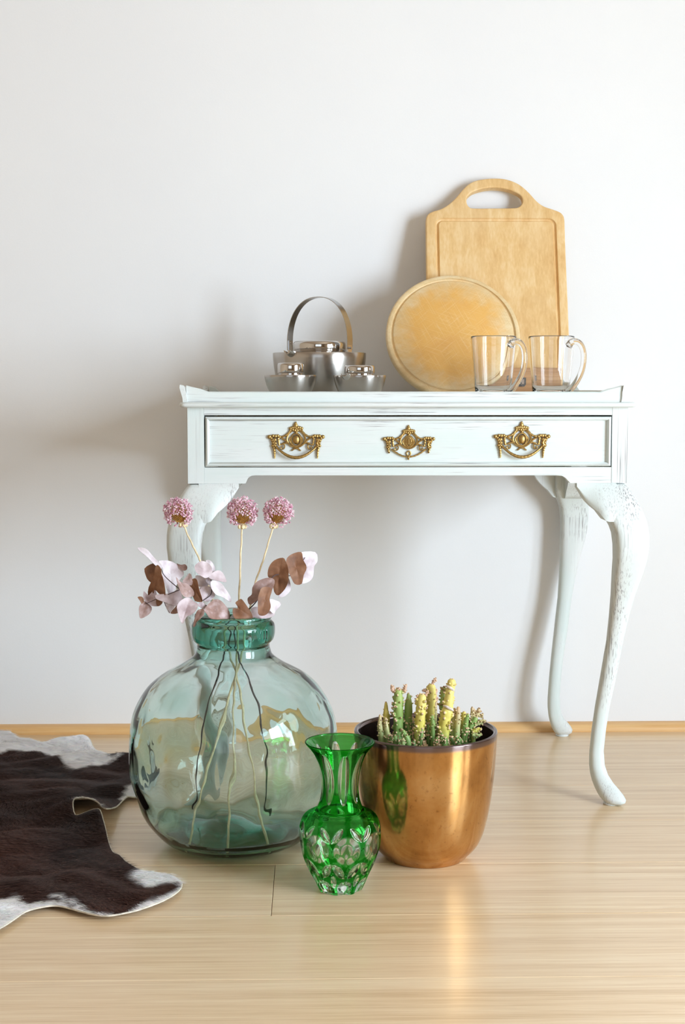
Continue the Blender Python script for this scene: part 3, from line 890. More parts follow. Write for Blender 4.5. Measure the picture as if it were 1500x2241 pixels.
vessel('lidded_bowl', 636.5, 2.672, 821, 57.5, 29, (794.5, 817.5), 'small', 'small lidded steel bowl left of the teapot, without a spout', 'small lidded steel bowls')
vessel('lidded_bowl', 787.5, 2.672, 821.5, 57.5, 33, (799.5, 818.5), 'small', 'small lidded steel jug with pouring lip, right of the teapot', 'small lidded steel bowls', (math.radians(-33), 0.0105, 0.006))

# ------------------------------------------------------------------ glass mugs
M['clear'] = glass_mat('clear_glass', 3.0, (0.80, 0.93, 0.92), 0.0, 1.47)
def mug(xl, xr, Y, label, hx=0):
    s = Y/F_PX; cx_ = at((xl+xr)/2, 736, Y).x; R = (xr-xl)/2*s; zt_ = zrow(735.5, Y); H = zt_-TZ
    t = empty('glass_mug', (cx_, Y, TZ), label, 'mug', 'clear glass mugs')
    b = MB(); w = 0.0032
    out = [(0.60, 0.0), (0.74, 0.0), (0.77, 0.012), (0.775, 0.05), (0.785, 0.13), (0.82, 0.25), (0.865, 0.42), (0.91, 0.6), (0.955, 0.8), (0.985, 0.94), (0.992, 0.975), (0.990, 0.988), (0.978, 0.997), (0.963, 1.0)]
    prof = [(0.0002, TZ+0.001), (R*0.5, TZ+0.001)]+[(r*R, TZ+h*H) for r, h in out]
    ins = [(1.012, 0.997), (1.002, 0.988), (0.995, 0.975), (0.985, 0.94), (0.955, 0.8), (0.91, 0.6), (0.865, 0.42), (0.82, 0.25), (0.76, 0.15), (0.66, 0.115), (0.4, 0.105), (0.0002/R, 0.105)]
    prof += [(max(0.0002, r*R-(w if r > 0.5 else 0)), TZ+h*H) for r, h in ins]
    b.lathe(prof, cx_, Y, 80); b.f = [f for f in b.f if len(f) < 20]
    cup = b.build('cup', M['clear'], t, angle=60)
    ha = math.radians(48)
    d = Vector((math.cos(ha), -math.sin(ha), 0)); c0 = Vector((cx_, Y, TZ))
    pts = [(0.93, 0.845), (1.08, 0.90), (1.34, 0.91), (1.60, 0.85), (1.74, 0.72), (1.72, 0.55), (1.55, 0.39), (1.26, 0.25), (0.98, 0.16), (0.76, 0.12)]
    pp = catmull([c0+d*(r*R)+Vector((0, 0, h*H)) for r, h in pts], 5)
    b = MB(); n_ = len(pp)
    rad = [0.0052+0.0022*abs(2*i/(n_-1)-1)**2.5 for i in range(n_)]
    rad[-1] *= 1.1
    b.tube(pp, rad, 16)
    b.build('handle', M['clear'], t, angle=60)
    return t
mug(1031, 1131, 2.655, 'left clear glass mug in front of the round board')
mug(1157, 1258, 2.665, 'right clear glass mug, nearest the table corner')

# ------------------------------------------------------------------ green glass demijohn
DY = 2.30; dcx = at(512, 1600, DY).x
prf = [(0.087, None), (0.10, 1834), (0.12, 1821), (0.145, 1783), (0.160, 1735), (0.170, 1690), (0.1722, 1632), (0.170, 1588), (0.161, 1545), (0.1415, 1503), (0.117, 1475), (0.085, 1452), (0.0655, 1433), (0.0605, 1415), (0.0602, 1406),
       (0.0655, 1398), (0.0680, 1388), (0.0687, 1376), (0.0675, 1364), (0.0625, 1357), (0.0612, 1354), (0.0632, 1350), (0.0630, 1344), (0.060, 1341)]
pts = [Vector((r, 0, 0 if row is None else zrow(row, DY))) for r, row in prf]
outer = [(p.x, max(0, p.z)) for p in catmull(pts[:14], 7)]+[(p.x, p.z) for p in catmull(pts[13:], 4)[1:]]
ztop = outer[-1][1]; zneck = zrow(1410, DY); zring = zrow(1398, DY)
inner = []
for (r, z) in reversed(outer):
    if z > zneck: rr = 0.0475
    else:
        rr = r-(0.0040+0.004*smooth01((0.06-z)/0.05)+0.0055*smooth01((z-0.30)/0.03))
        rr = max(rr, 0.0475) if z > 0.3 else rr
    zz = max(z, 0.013) if z < 0.3 else z
    if r < 0.112 and z < 0.02: continue
    inner.append((rr, zz+(0.006 if z < 0.03 else 0)))
inner = [(0.052, ztop-0.001)]+inner[1:]
inner += [(0.085, 0.020), (0.06, 0.027), (0.03, 0.032), (0.0003, 0.033)]
base = [(0.0003, 0.010), (0.04, 0.0085), (0.07, 0.004), (0.080, 0.0005)]
full = base+outer+inner
nb, no = len(base), len(outer)
# raised letters on the neck ring
strokes = []
def L_(x, z): return ((x-565)/90.0, z)
zc1, zc0 = zrow(1369, DY), zrow(1388, DY)
def ang_px(px):  # angle round the ring of image column px
    return math.asin(max(-1, min(1, (px-514)/90.5)))
for a, b_ in (((560, 1), (560, 0)), ((568, 1), (573.5, 0)), ((579, 1), (573.5, 0)), ((583.5, 1), (583.5, 0)), ((588.5, 1), (588.5, 0)), ((588.5, 0), (591, 0))):
    strokes.append(((ang_px(a[0]), zc0+(zc1-zc0)*a[1]), (ang_px(b_[0]), zc0+(zc1-zc0)*b_[1])))
def seg_d(px_, pz, a, b_):
    ax, az, bx_, bz_ = a[0]*0.0685, a[1], b_[0]*0.0685, b_[1]
    dx, dz = bx_-ax, bz_-az; L2 = dx*dx+dz*dz
    t = max(0, min(1, ((px_-ax)*dx+(pz-az)*dz)/L2)) if L2 else 0
    return math.hypot(px_-ax-dx*t, pz-az-dz*t)
def dj(theta, i, r, z):
    n1 = noise.noise(Vector((math.sin(theta)*r*16, math.cos(theta)*r*16, z*20)))
    n2 = noise.noise(Vector((math.sin(theta)*r*45+9, math.cos(theta)*r*45, z*40)))
    if i < nb or i >= nb+no:
        if r < 0.06: return r, z
        k_ = 0.0024 if z < 0.34 else 0.0005
        m1 = noise.noise(Vector((math.sin(theta)*r*20+5, math.cos(theta)*r*20, z*22)))
        m2 = noise.noise(Vector((math.sin(theta)*r*60, math.cos(theta)*r*60+4, z*40)))
        return r+k_*m1+0.0005*m2*smooth01((z-0.02)/0.03), z
    k_ = smooth01((z-0.01)/0.05)
    rr = r+k_*(0.0016*n1+0.0003*n2)*(1 if z < 0.33 else 0.25)
    if zc0-0.002 < z < zc1+0.002:
        th = theta if theta < math.pi else theta-2*math.pi
        if 0 < th < 1.3:
            d = min(seg_d(th*0.0685, z, a, b_) for a, b_ in strokes)
            rr += 0.0011*(1-smooth01((d-0.0004)/0.0008))
    return rr, z
# finer rings over the lettered zone
def refine(prof, z0, z1, step):
    out = [prof[0]]
    for a, b_ in zip(prof, prof[1:]):
        if z0 < a[1] < z1 or z0 < b_[1] < z1:
            k_ = max(1, int(abs(b_[1]-a[1])/step))
            for q in range(1, k_+1): out.append((a[0]+(b_[0]-a[0])*q/k_, a[1]+(b_[1]-a[1])*q/k_))
        else: out.append(b_)
    return out
outer = refine(outer, zc0-0.003, zc1+0.003, 0.0008); no = len(outer); full = base+outer+inner
M['aqua'] = glass_mat('aqua_green_glass', 84, (0.36, 0.735, 0.66), 0.0, 1.45)
b = MB(); b.lathe(full, dcx, DY, 640, dj); b.f = [f for f in b.f if len(f) < 20]
dem = b.build('demijohn', M['aqua'], None, angle=70, loc=(dcx, DY, 0))
tag(dem, 'large round aqua green glass demijohn holding dried flowers on the floor', 'demijohn')

# ------------------------------------------------------------------ dried flowers
M['stalk'] = simple('straw_stalk', (0.74, 0.60, 0.38), 0.6, 0, 90, 0.2)
M['dark_stalk'] = simple('dark_twig', (0.07, 0.045, 0.05), 0.6, 0, 90, 0.3)
def floret_mat():
    t = NT('pink_floret'); oi = t.coord((160,)*3); f = t.noise(oi, 1, 1)
    t.base(t.ramp(f, [(0.3, (0.42, 0.16, 0.24)), (0.47, (0.68, 0.36, 0.46)), (0.62, (0.90, 0.74, 0.78))])); t.p(Roughness=0.7)
    return t.m
M['floret'] = floret_mat()
M['pedicel'] = simple('amber_pedicel', (0.50, 0.26, 0.06), 0.6, 0, 200, 0.3)
M['calyx'] = simple('papery_calyx', (0.80, 0.68, 0.42), 0.6, 0, 200, 0.2)
def allium(head, path, dys, seed, lean, label):
    rnd = random.Random(seed)
    hd = at(head[0], head[1], DY+dys[0]); R = head[2]/(F_PX/DY)
    root = empty('allium_stem', at(path[-1][0], path[-1][1], DY+dys[-1]), label, 'dried flower', 'three dried alliums')
    P_ = [at(x, y, DY+d) for (x, y), d in zip(path, dys[1:])]
    c = catmull(P_, 8)
    c = [p+Vector((0.0012*noise.noise(Vector((i*0.35, seed, 0))), 0, 0)) for i, p in enumerate(c)]
    b = MB(); b.tube(c, [0.0014+0.0010*(i/len(c)) for i in range(len(c))], 8); b.build('stalk', M['stalk'], root)
    up = Vector(lean).normalized()
    neck = c[0]
    b = MB()
    b.ball(neck+up*0.002, 0.0045, 0.0045, 0.004, 10, 6)
    for k in range(5):
        a = k*1.26; q = neck+Vector((0.005*math.cos(a), 0.005*math.sin(a), -0.001)); b.ball(q, 0.0032, 0.0032, 0.0042, 7, 5)
    b.build('calyx', M['calyx'], root)
    fb = MB(); pb = MB(); N = 430
    front = Vector((0.0, -1, -0.75)).normalized()
    for k in range(N):
        y = 1-2*(k+0.5)/N; ph = k*2.39996
        d = Vector((math.sqrt(1-y*y)*math.cos(ph), math.sqrt(1-y*y)*math.sin(ph), y))
        if d.z < -0.80 and rnd.random() < 0.6: continue
        if d.angle(front) < 0.55: 
            e = hd+d*R*0.72; pb.tube([neck+up*0.002, e], 0.0004, 4); continue
        rr = R*rnd.uniform(0.74, 1.08)
        e = hd+d*rr
        if k % 2 == 0: pb.tube([neck+up*0.002, hd+d*rr*0.8], 0.0003, 3)
        # one floret: three narrow tepals
        t1 = d.orthogonal().normalized(); t2 = d.cross(t1)
        for q in range(3):
            a = q*2.1+k; dirv = (d*0.9+(t1*math.cos(a)+t2*math.sin(a))*0.55).normalized()
            u = dirv.orthogonal().normalized(); w = dirv.cross(u); l = rnd.uniform(0.0038, 0.0058); g = rnd.uniform(0.0010, 0.0015)
            o_ = e-dirv*0.001
            vs = [o_, o_+dirv*l*0.5+u*g, o_+dirv*l*0.5+w*g, o_+dirv*l*0.5-u*g, o_+dirv*l*0.5-w*g, o_+dirv*l]
            fb.add(vs, [(0, 2, 1), (0, 3, 2), (0, 4, 3), (0, 1, 4), (5, 1, 2), (5, 2, 3), (5, 3, 4), (5, 4, 1)])
    o = fb.build('florets', M['floret'], root, smooth=False); o['kind'] = 'stuff'
    o = pb.build('pedicels', M['pedicel'], root); o['kind'] = 'stuff'
allium((390, 1121, 30), [(401, 1147), (420, 1190), (440, 1232), (475, 1340), (514, 1465), (545, 1620), (567, 1750), (588, 1858)], (0.02, 0.02, 0.02, 0.02, 0.0, 0.0, -0.03, -0.065, -0.092), 1, (-0.3, 0, 1), 'dried pink allium on a straw stalk, leaning left before the table leg')
allium((531, 1121, 31), [(530, 1151), (527, 1220), (524, 1300), (520, 1400), (516, 1465), (508, 1620), (501, 1760), (498, 1862)], (0, 0, 0, 0, 0, -0.004, -0.03, -0.07, -0.102), 2, (0, 0, 1), 'dried pink allium standing upright, middle one of three')
allium((609, 1121, 30), [(599, 1150), (580, 1215), (560, 1275), (535, 1390), (519, 1465), (480, 1600), (440, 1750), (412, 1855)], (0, 0, 0, 0, 0, 0.0, -0.03, -0.06, -0.085), 3, (0.2, 0, 1), 'dried pink allium leaning right, above the brown leaves')

# eucalyptus --------------------------------------------------------
def leaf_mat(name, c1, c2, c3, rough=0.62):
    t = NT(name); f = t.noise(t.coord((55,)*3), 1, 4); g = t.noise(t.coord((14,)*3), 1, 2)
    c = t.ramp(f, [(0.32, c1), (0.52, c2), (0.7, c3)]); c = t.mix(t.ramp(g, [(0.4, 0.0), (0.7, 0.35)]), c, c3)
    t.base(c); t.p(Roughness=rough); t.bump(f, 0.15, 0.0006)
    t.b.inputs['Subsurface Weight'].default_value = 0.0
    return t.m
M['leaf_pink'] = leaf_mat('leaf_dusty_pink', (0.38, 0.27, 0.28), (0.56, 0.45, 0.47), (0.72, 0.63, 0.66))
M['leaf_pale'] = leaf_mat('leaf_pale_lilac', (0.48, 0.38, 0.41), (0.64, 0.56, 0.59), (0.76, 0.70, 0.73))
M['leaf_brown'] = leaf_mat('leaf_russet', (0.13, 0.05, 0.022), (0.22, 0.092, 0.042), (0.30, 0.155, 0.09))
M['leaf_mauve'] = leaf_mat('leaf_mauve_brown', (0.18, 0.08, 0.05), (0.33, 0.20, 0.17), (0.58, 0.46, 0.47))
def leaf(root, poly, mat, dy, tilt, cup=0.18, name='leaf'):
    """poly: image outline; dy: depth offset; tilt (a, b): lean of the leaf's plane left-right and up-down"""
    cx_ = sum(p[0] for p in poly)/len(poly); cy_ = sum(p[1] for p in poly)/len(poly)
    c0 = at(cx_, cy_, DY+dy)
    n = Vector((math.sin(tilt[0]), -1, math.sin(tilt[1]))).normalized()
    P_ = [onplane(x, y, c0, n) for x, y in poly]
    ring = catmull(P_, 3, True); N = len(ring)
    size = max((p-c0).length for p in ring)
    ax = max(ring, key=lambda p: (p-c0).length)-c0; ax.normalize(); bx_ = n.cross(ax)
    rings = [1.0, 0.8, 0.58, 0.34, 0.12]; vs = []; fs = []
    for s_ in (0, 1):
        for k_ in rings:
            for i, p in enumerate(ring):
                q = c0+(p-c0)*k_; l = (q-c0)
                u = l.dot(ax)/size; v = l.dot(bx_)/size
                h = cup*size*(v*v*1.3-u*u*0.35)+0.05*size*math.sin(5*u+3*v)
                h -= 0.035*size*math.exp(-(v/0.06)**2)
                vs.append(q-n*(h)*-1-n*(0.0007*s_))
        vs.append(c0-n*(0.0007*s_))
    M_ = len(rings)*N+1
    for s_ in (0, 1):
        o = s_*M_
        for k_ in range(len(rings)-1):
            for i in range(N):
                j = (i+1) % N; f = (o+k_*N+i, o+k_*N+j, o+(k_+1)*N+j, o+(k_+1)*N+i); fs.append(f if s_ == 0 else tuple(reversed(f)))
        for i in range(N):
            j = (i+1) % N; f = (o+(len(rings)-1)*N+i, o+(len(rings)-1)*N+j, o+M_-1); fs.append(f if s_ == 0 else tuple(reversed(f)))
    for i in range(N):
        j = (i+1) % N; fs.append((i, M_+i, M_+j, j))
    b = MB(); b.add(vs, fs)
    return b.build(name, M[mat], root, angle=80)
def c8(pl): return [(x/7.143+290, y/7.143+1180) for x, y in pl]
def c7(pl): return [(x/3.571+290, y/3.571+1180) for x, y in pl]
euL = empty('eucalyptus_branch', at(590, 1772, DY+0.03), 'dried eucalyptus branch with pink and brown leaves spilling over the left rim', 'dried branch', 'dried eucalyptus branches')
euR = empty('eucalyptus_branch', at(432, 1772, DY+0.03), 'dried eucalyptus branch with russet leaves rising to the right', 'dried branch', 'dried eucalyptus branches')
LV = [
 (c8([(90,120),(200,145),(300,240),(400,340),(460,410),(440,460),(300,350),(150,210)]), 'leaf_pale', -0.030, (0.5, 0.6)),
 (c8([(200,460),(330,375),(385,440),(350,560),(300,680),(235,620)]), 'leaf_brown', -0.012, (-0.5, 0.1)),
 (c8([(390,400),(450,470),(455,600),(550,850),(450,860),(350,790),(290,935),(220,880),(290,680),(350,520)]), 'leaf_brown', -0.028, (-0.7, -0.2)),
 (c8([(400,360),(470,335),(590,340),(680,380),(760,440),(790,560),(730,640),(690,720),(640,840),(590,862),(540,780),(460,600),(480,480)]), 'leaf_pale', -0.018, (0.5, 0.35)),
 (c8([(680,380),(760,400),(820,392),(856,430),(840,480),(790,490),(740,440)]), 'leaf_mauve', -0.012, (-0.4, 0.2)),
 (c8([(180,810),(230,890),(340,800),(380,870),(380,930),(475,975),(420,1045),(300,1045),(220,990),(170,920)]), 'leaf_pink', -0.022, (0.3, 0.5)),
 (c8([(380,930),(475,975),(430,1035),(385,1040),(370,980)]), 'leaf_brown', -0.026, (0.2, 0.1)),
 (c8([(85,905),(150,900),(180,960),(150,1010),(115,960)]), 'leaf_brown', -0.032, (0.4, 0.1)),
 (c8([(140,1000),(180,965),(260,1020),(300,1070),(270,1160),(200,1215),(130,1232),(102,1150),(104,1060)]), 'leaf_mauve', -0.030, (0.5, 0.3)),
 (c8([(370,860),(480,860),(620,840),(720,790),(785,930),(720,1000),(680,1045),(560,1010),(440,960),(370,920)]), 'leaf_pink', -0.040, (0.2, 0.5)),
 (c8([(690,590),(760,670),(860,700),(940,780),(965,860),(930,900),(830,905),(760,850),(720,740)]), 'leaf_mauve', -0.060, (0.4, 0.2)),
 (c8([(890,530),(940,600),(920,720),(790,670),(840,590)]), 'leaf_mauve', -0.048, (-0.2, 0.3)),
 (c8([(920,640),(970,612),(1010,650),(1050,780),(1080,950),(1060,985),(980,960),(930,800),(890,700)]), 'leaf_brown', -0.054, (-0.6, 0.0)),
 (c8([(980,410),(1060,350),(1150,360),(1230,430),(1250,520),(1210,580),(1130,610),(1040,560),(990,500)]), 'leaf_pink', -0.030, (0.3, 0.4)),
 (c8([(1150,340),(1200,325),(1260,380),(1295,470),(1260,560),(1220,540),(1220,440)]), 'leaf_pale', -0.020, (0.3, 0.3)),
 (c8([(1200,590),(1260,520),(1350,490),(1420,540),(1470,640),(1460,670),(1350,660),(1260,630)]), 'leaf_pink', -0.026, (0.4, 0.5)),
 (c8([(990,570),(1060,570),(1140,620),(1180,720),(1100,740),(1040,740),(990,650)]), 'leaf_pale', -0.016, (-0.2, 0.2)),
 (c8([(1160,600),(1210,590),(1245,650),(1220,720),(1165,690),(1145,640)]), 'leaf_pale', -0.022, (0.5, 0.5)),
 (c8([(1055,760),(1130,740),(1210,740),(1270,810),(1290,890),(1220,960),(1150,975),(1060,930)]), 'leaf_pink', -0.034, (0.3, 0.3)),
 (c8([(1230,660),(1300,645),(1390,690),(1450,780),(1530,880),(1560,965),(1510,965),(1390,900),(1300,860),(1230,770)]), 'leaf_pale', -0.038, (0.5, 0.4)),
 (c8([(760,960),(870,908),(960,970),(1020,1010),(1010,1100),(930,1180),(850,1210),(790,1310),(750,1270),(715,1170),(700,1100),(700,1040)]), 'leaf_pink', -0.066, (0.1, 0.4)),
 (c8([(590,1160),(640,1095),(700,1035),(730,1090),(710,1160)]), 'leaf_mauve', -0.058, (-0.4, 0.3)),
 (c8([(500,980),(560,1010),(660,1050),(610,1120),(578,1160),(530,1080)]), 'leaf_pale', -0.044, (0.3, 0.2)),
 (c8([(1120,1110),(1180,1020),(1290,940),(1380,975),(1450,1040),(1505,1100),(1530,1180),(1515,1255),(1300,1255),(1200,1240),(1150,1170)]), 'leaf_mauve', -0.052, (0.4, 0.5)),
 (c8([(1040,1100),(1110,1090),(1115,1180),(1060,1250),(1000,1300),(960,1370),(945,1350),(980,1220),(1000,1140)]), 'leaf_mauve', -0.072, (-0.4, 0.2)),
 (c8([(1020,1020),(1080,980),(1150,1040),(1120,1090),(1050,1060)]), 'leaf_pink', -0.05, (0.3, 0.5)),
]
for pl, mt, dy, tl in LV: leaf(euL, pl, mt, dy, tl)
RV = [
 (c7([(805,498),(825,478),(850,467),(872,490),(900,530),(928,570),(938,622),(870,628),(805,622),(785,585),(784,548),(800,538),(820,556),(822,525)]), 'leaf_brown', -0.050, (0.1, 0.2)),
 (c7([(905,500),(900,460),(930,430),(940,380),(980,330),(1050,300),(1100,310),(1105,360),(1080,420),(1010,430),(980,470),(930,512)]), 'leaf_mauve', -0.036, (-0.3, 0.3)),
 (c7([(1010,380),(1060,372),(1092,400),(1072,470),(1080,530),(1060,580),(1020,600),(985,580),(980,480),(990,420)]), 'leaf_brown', -0.052, (0.3, 0.1)),
 (c7([(1060,290),(1070,220),(1110,165),(1175,145),(1200,180),(1225,260),(1220,330),(1190,390),(1135,440),(1105,410),(1100,330)]), 'leaf_brown', -0.020, (-0.3, 0.1)),
 (c7([(1200,165),(1240,120),(1320,100),(1335,160),(1360,220),(1340,280),(1325,350),(1270,350),(1235,290),(1215,240)]), 'leaf_brown', -0.010, (0.2, 0.1)),
 (c7([(1310,105),(1440,100),(1445,170),(1420,210),(1415,280),(1380,330),(1320,345),(1335,280),(1350,220),(1325,160)]), 'leaf_pale', 0.004, (0.6, 0.2)),
 (c7([(1220,300),(1240,380),(1200,440),(1150,452),(1170,390),(1200,330)]), 'leaf_pale', -0.006, (0.5, 0.3)),
 (c7([(1065,475),(1130,480),(1165,505),(1120,560),(1100,585),(1070,545)]), 'leaf_pale', -0.030, (0.6, 0.4)),
 (c7([(930,540),(980,530),(1060,560),(1112,575),(1095,605),(1020,622),(945,622)]), 'leaf_pink', -0.034, (0.2, 0.6)),
 (c7([(765,615),(780,590),(805,600),(815,628),(790,632)]), 'leaf_pink', -0.038, (0.2, 0.4)),
]
for pl, mt, dy, tl in RV: leaf(euR, pl, mt, dy, tl)
def twig(root, pts, r0, r1, name='twig', mat='dark_stalk'):
    c = catmull([at(x, y, DY+d) for x, y, d in pts], 6); n = len(c)
    b = MB(); b.tube(c, [r0+(r1-r0)*i/(n-1) for i in range(n)], 7); return b.build(name, M[mat], root)
twig(euL, [(590, 1772, 0.03), (596, 1700, 0.02), (585, 1620, 0.01), (545, 1490, 0), (525, 1440, -0.005), (508, 1375, -0.02), (480, 1335, -0.035), (450, 1325, -0.045), (425, 1306, -0.045), (395, 1290, -0.04), (362, 1262, -0.03), (352, 1243, -0.03)], 0.0016, 0.0006)
twig(euL, [(450, 1325, -0.045), (440, 1318, -0.045), (462, 1300, -0.035), (462, 1268, -0.03)], 0.0009, 0.0006)
twig(euL, [(395, 1290, -0.04), (370, 1300, -0.038), (345, 1310, -0.03), (318, 1322, -0.03)], 0.0008, 0.0005)
twig(euL, [(371, 1341, -0.045), (364, 1328, -0.045), (359, 1317, -0.044)], 0.0006, 0.0005)
twig(euR, [(432, 1772, 0.03), (429, 1720, 0.02), (437, 1640, 0.01), (470, 1500, 0), (500, 1400, -0.01), (535, 1345, -0.02), (560, 1318, -0.03), (585, 1280, -0.025), (604, 1258, -0.02), (640, 1258, -0.008), (668, 1220, 0.0)], 0.0016, 0.0006)
twig(euR, [(525, 1350, -0.04), (528, 1330, -0.045), (526, 1312, -0.045)], 0.0008, 0.0006)

# ------------------------------------------------------------------ cut crystal vase
VY = 2.077; vcx = at(744.5, 1800, VY).x; vs_ = VY/F_PX*1.0
VP = [(45, None), (48, 1946), (55.5, 1929), (63, 1912), (71, 1895), (78.5, 1878), (84, 1861), (88.5, 1844), (90, 1827), (89.5, 1812), (87, 1798), (79, 1784), (66, 1776), (55, 1771.5), (50.5, 1767), (46.5, 1758), (43, 1745), (41, 1728), (41, 1712), (43, 1692), (48, 1672), (56, 1652), (65, 1638), (73, 1629), (76.5, 1624), (76, 1622)]
def vscale(z): return (VY*math.cos(PITCH)+(HC-z)*math.sin(PITCH))/F_PX
VO = []
for r, row in VP:
    z = 0 if row is None else max(0, zrow(row, VY)); VO.append(Vector((r*vscale(z), 0, z)))
vout = [(p.x, max(0, p.z)) for p in catmull(VO, 9)]
vH = vout[-1][1]
def zr_v(row): return zrow(row, VY)
zA1, zA0 = zr_v(1796), zr_v(1812); zB = zr_v(1836); zC1, zC0 = zr_v(1868), zr_v(1905); zD = zr_v(1925)
def cutmask(theta, z):
    """1 where the green casing is cut away; also a depth factor"""
    n = 8; off = math.radians(9)
    def cell(t0): 
        u = ((theta-t0)*n/(2*math.pi)) % 1.0
        return (u-0.5)
    best = 0
    def ell(u, v):
        d = math.hypot(u, v); return 1-d
    # round windows
    u = cell(off-math.pi/n); best = max(best, ell(u/0.445, (z-zB)/0.0225))
    # lower windows
    best = max(best, ell(u/0.38, (z-zr_v(1926))/0.0135))
    # petals: slanted lens cuts making V shapes above, inverted V below
    u2 = cell(off)
    for s_ in (1, -1):
        x = u2*s_
        dx = (x-0.20)/0.19; dz = (z-zr_v(1804))/0.0112
        a = (dx+dz)/2; q = (dx-dz)/2
        if abs(a) < 1: best = max(best, (1-a*a)-abs(q)/0.40)
        dx = (x-0.225)/0.225; dz = (z-zr_v(1883))/0.0130
        a = (dx-dz)/2; q = (dx+dz)/2
        if abs(a) < 1: best = max(best, (1-a*a)-abs(q)/0.46)
    best = max(best, ell(u2/0.13, (z-zr_v(1909))/0.0115))
    # long flutes on the neck, pointed at the rim
    zt, zb = zr_v(1638), zr_v(1752)
    if zb < z < zt:
        f = (z-zb)/(zt-zb); w = 0.40*math.sin(math.pi*min(1, f*1.15+0.10) if f < 0.5 else math.pi*(0.5+0.5*(f-0.36)/0.64))
        w = 0.45*(math.sin(math.pi*f)**0.5)*(1-0.25*f)
        if w > 0.01: best = max(best, min(1-abs(u)/w, (1-abs(2*f-1))*6))
    if z < 0.010: best = max(best, 0.5*(1-abs(u)/0.36)+0.1 if abs(u) < 0.36 else 0)
    return best
def vfn(theta, i, r, z):
    if i < vnb or i >= vnb+vno: return r, z
    m = cutmask(theta, z)
    if m > 0:
        r -= 0.0021*smooth01(m*1.6)*(0.6 if z > zr_v(1755) else 1)
    # slight eightfold facetting near the foot
    if z < 0.03: r *= 1-0.03*(1-z/0.03)*abs(math.cos(4*(theta-math.radians(9))))
    return r, z
dense = []
for a, c in zip(vout, vout[1:]):
    k_ = max(1, int(math.hypot(c[0]-a[0], c[1]-a[1])/0.0007))
    for q in range(k_): dense.append((a[0]+(c[0]-a[0])*q/k_, a[1]+(c[1]-a[1])*q/k_))
dense.append(vout[-1]); vout = dense
vin = []
for (r, z) in reversed(vout[::4]):
    wl = 0.0040+0.003*smooth01((0.05-z)/0.04)-0.0018*smooth01((z-0.20)/0.03)
    if z < 0.018: continue
    vin.append((max(r-wl, 0.01), z))
vin[0] = (vout[-1][0]-0.0015, vH-0.0003)
vin += [(0.015, 0.015), (0.0003, 0.0145)]
vbase = [(0.0003, 0.004), (0.02, 0.003), (0.028, 0.0002)]
vnb, vno = len(vbase), len(vout)
vfull = vbase+vout+vin
NV = 288
b = MB(); b.lathe(vfull, vcx, VY, NV, vfn); b.f = [f for f in b.f if len(f) < 20]
cols = []
for i, (r, z) in enumerate(vfull):
    for j in range(NV):
        if i < vnb or i >= vnb+vno: cols.append((0.97, 1.0, 0.98)); continue
        m = cutmask(2*math.pi*j/NV, z); k_ = smooth01(m*7)
        g = (0.09, 0.61, 0.12)
        cols.append(tuple(g[q]+((0.96, 1.0, 0.97)[q]-g[q])*k_ for q in range(3)))
M['cut_green'] = glass_mat('cut_green_crystal', 0, (1, 1, 1), 0.0, 1.52, attr='tint')
v_ = b.build('cut_glass_vase', M['cut_green'], None, angle=35, loc=(vcx, VY, 0), attr=cols)
tag(v_, 'green cut crystal vase with clear oval windows, nearest object on the floor', 'vase')

# ------------------------------------------------------------------ bronze pot with cactus
PY = 2.224; pcx = at(931.5, 1700, PY).x
def pscale(z): return (PY*math.cos(PITCH)+(HC-z)*math.sin(PITCH))/F_PX
PP = [(88, None), (98, 1862), (108, 1852), (118, 1838), (128, 1815), (137, 1780), (145, 1735), (150.5, 1690), (154, 1645), (156, 1612), (156.8, 1600), (156.0, 1597)]
pp = []
for r, row in PP:
    z = 0 if row is None else max(0.0, zrow(row, PY)); pp.append(Vector((r*pscale(z), 0, z)))
pout = [(p.x, max(0, p.z)) for p in catmull(pp, 6)]
PH = pout[-1][1]; RP = pout[-1][0]
zlip = PH-0.0085
pin = [(RP-0.003, PH+0.001), (RP-0.006, PH-0.0005), (RP-0.0075, PH-0.004), (RP-0.009, PH-0.03), (RP-0.011, PH-0.075), (RP-0.02, PH-0.12), (0.0003, PH-0.12)]
def bronze_mat():
    t = NT('bronze_glaze'); v = t.coord((1, 1, 1)); f = t.noise(t.coord((16, 16, 11)), 1, 5, 0.6, 0.4); g = t.noise(t.coord((150,)*3), 1, 3)
    c = t.ramp(f, [(0.3, (0.36, 0.175, 0.055)), (0.5, (0.54, 0.285, 0.095)), (0.72, (0.66, 0.41, 0.18))])
    c = t.mix(t.ramp(g, [(0.60, 0.0), (0.74, 0.5)]), c, (0.22, 0.10, 0.04))
    sp = t.t.nodes.new('ShaderNodeSeparateXYZ'); t.t.links.new(t.coord(), sp.inputs[0])
    lip = t.ramp(t.math('MULTIPLY', sp.outputs[2], 1.0), [(zlip-0.002, 0.0), (zlip+0.0015, 1.0)])
    c = t.mix(lip, c, (0.17, 0.125, 0.12))
    t.base(c); t.p(Metallic=0.92, Roughness=t.ramp(f, [(0.3, 0.09), (0.7, 0.17)]))
    t.bump(f, 0.08, 0.003)
    return t.m
M['bronze'] = bronze_mat()
M['pot_inside'] = simple('pot_inside_glaze', (0.035, 0.022, 0.02), 0.25, 0.3)
pot = empty('plant_pot', (pcx, PY, 0), 'shiny bronze glazed pot planted with a warty cactus, right of the vase', 'plant pot')
b = MB(); b.lathe([(0.0003, 0.001)]+pout+pin[:3], pcx, PY, 128); b.f = [f for f in b.f if len(f) < 20]; b.build('body', M['bronze'], pot, angle=60)
b = MB(); b.lathe(pin[2:], pcx, PY, 96); b.f = [f for f in b.f if len(f) < 20]; b.build('inner_wall', M['pot_inside'], pot, angle=60)
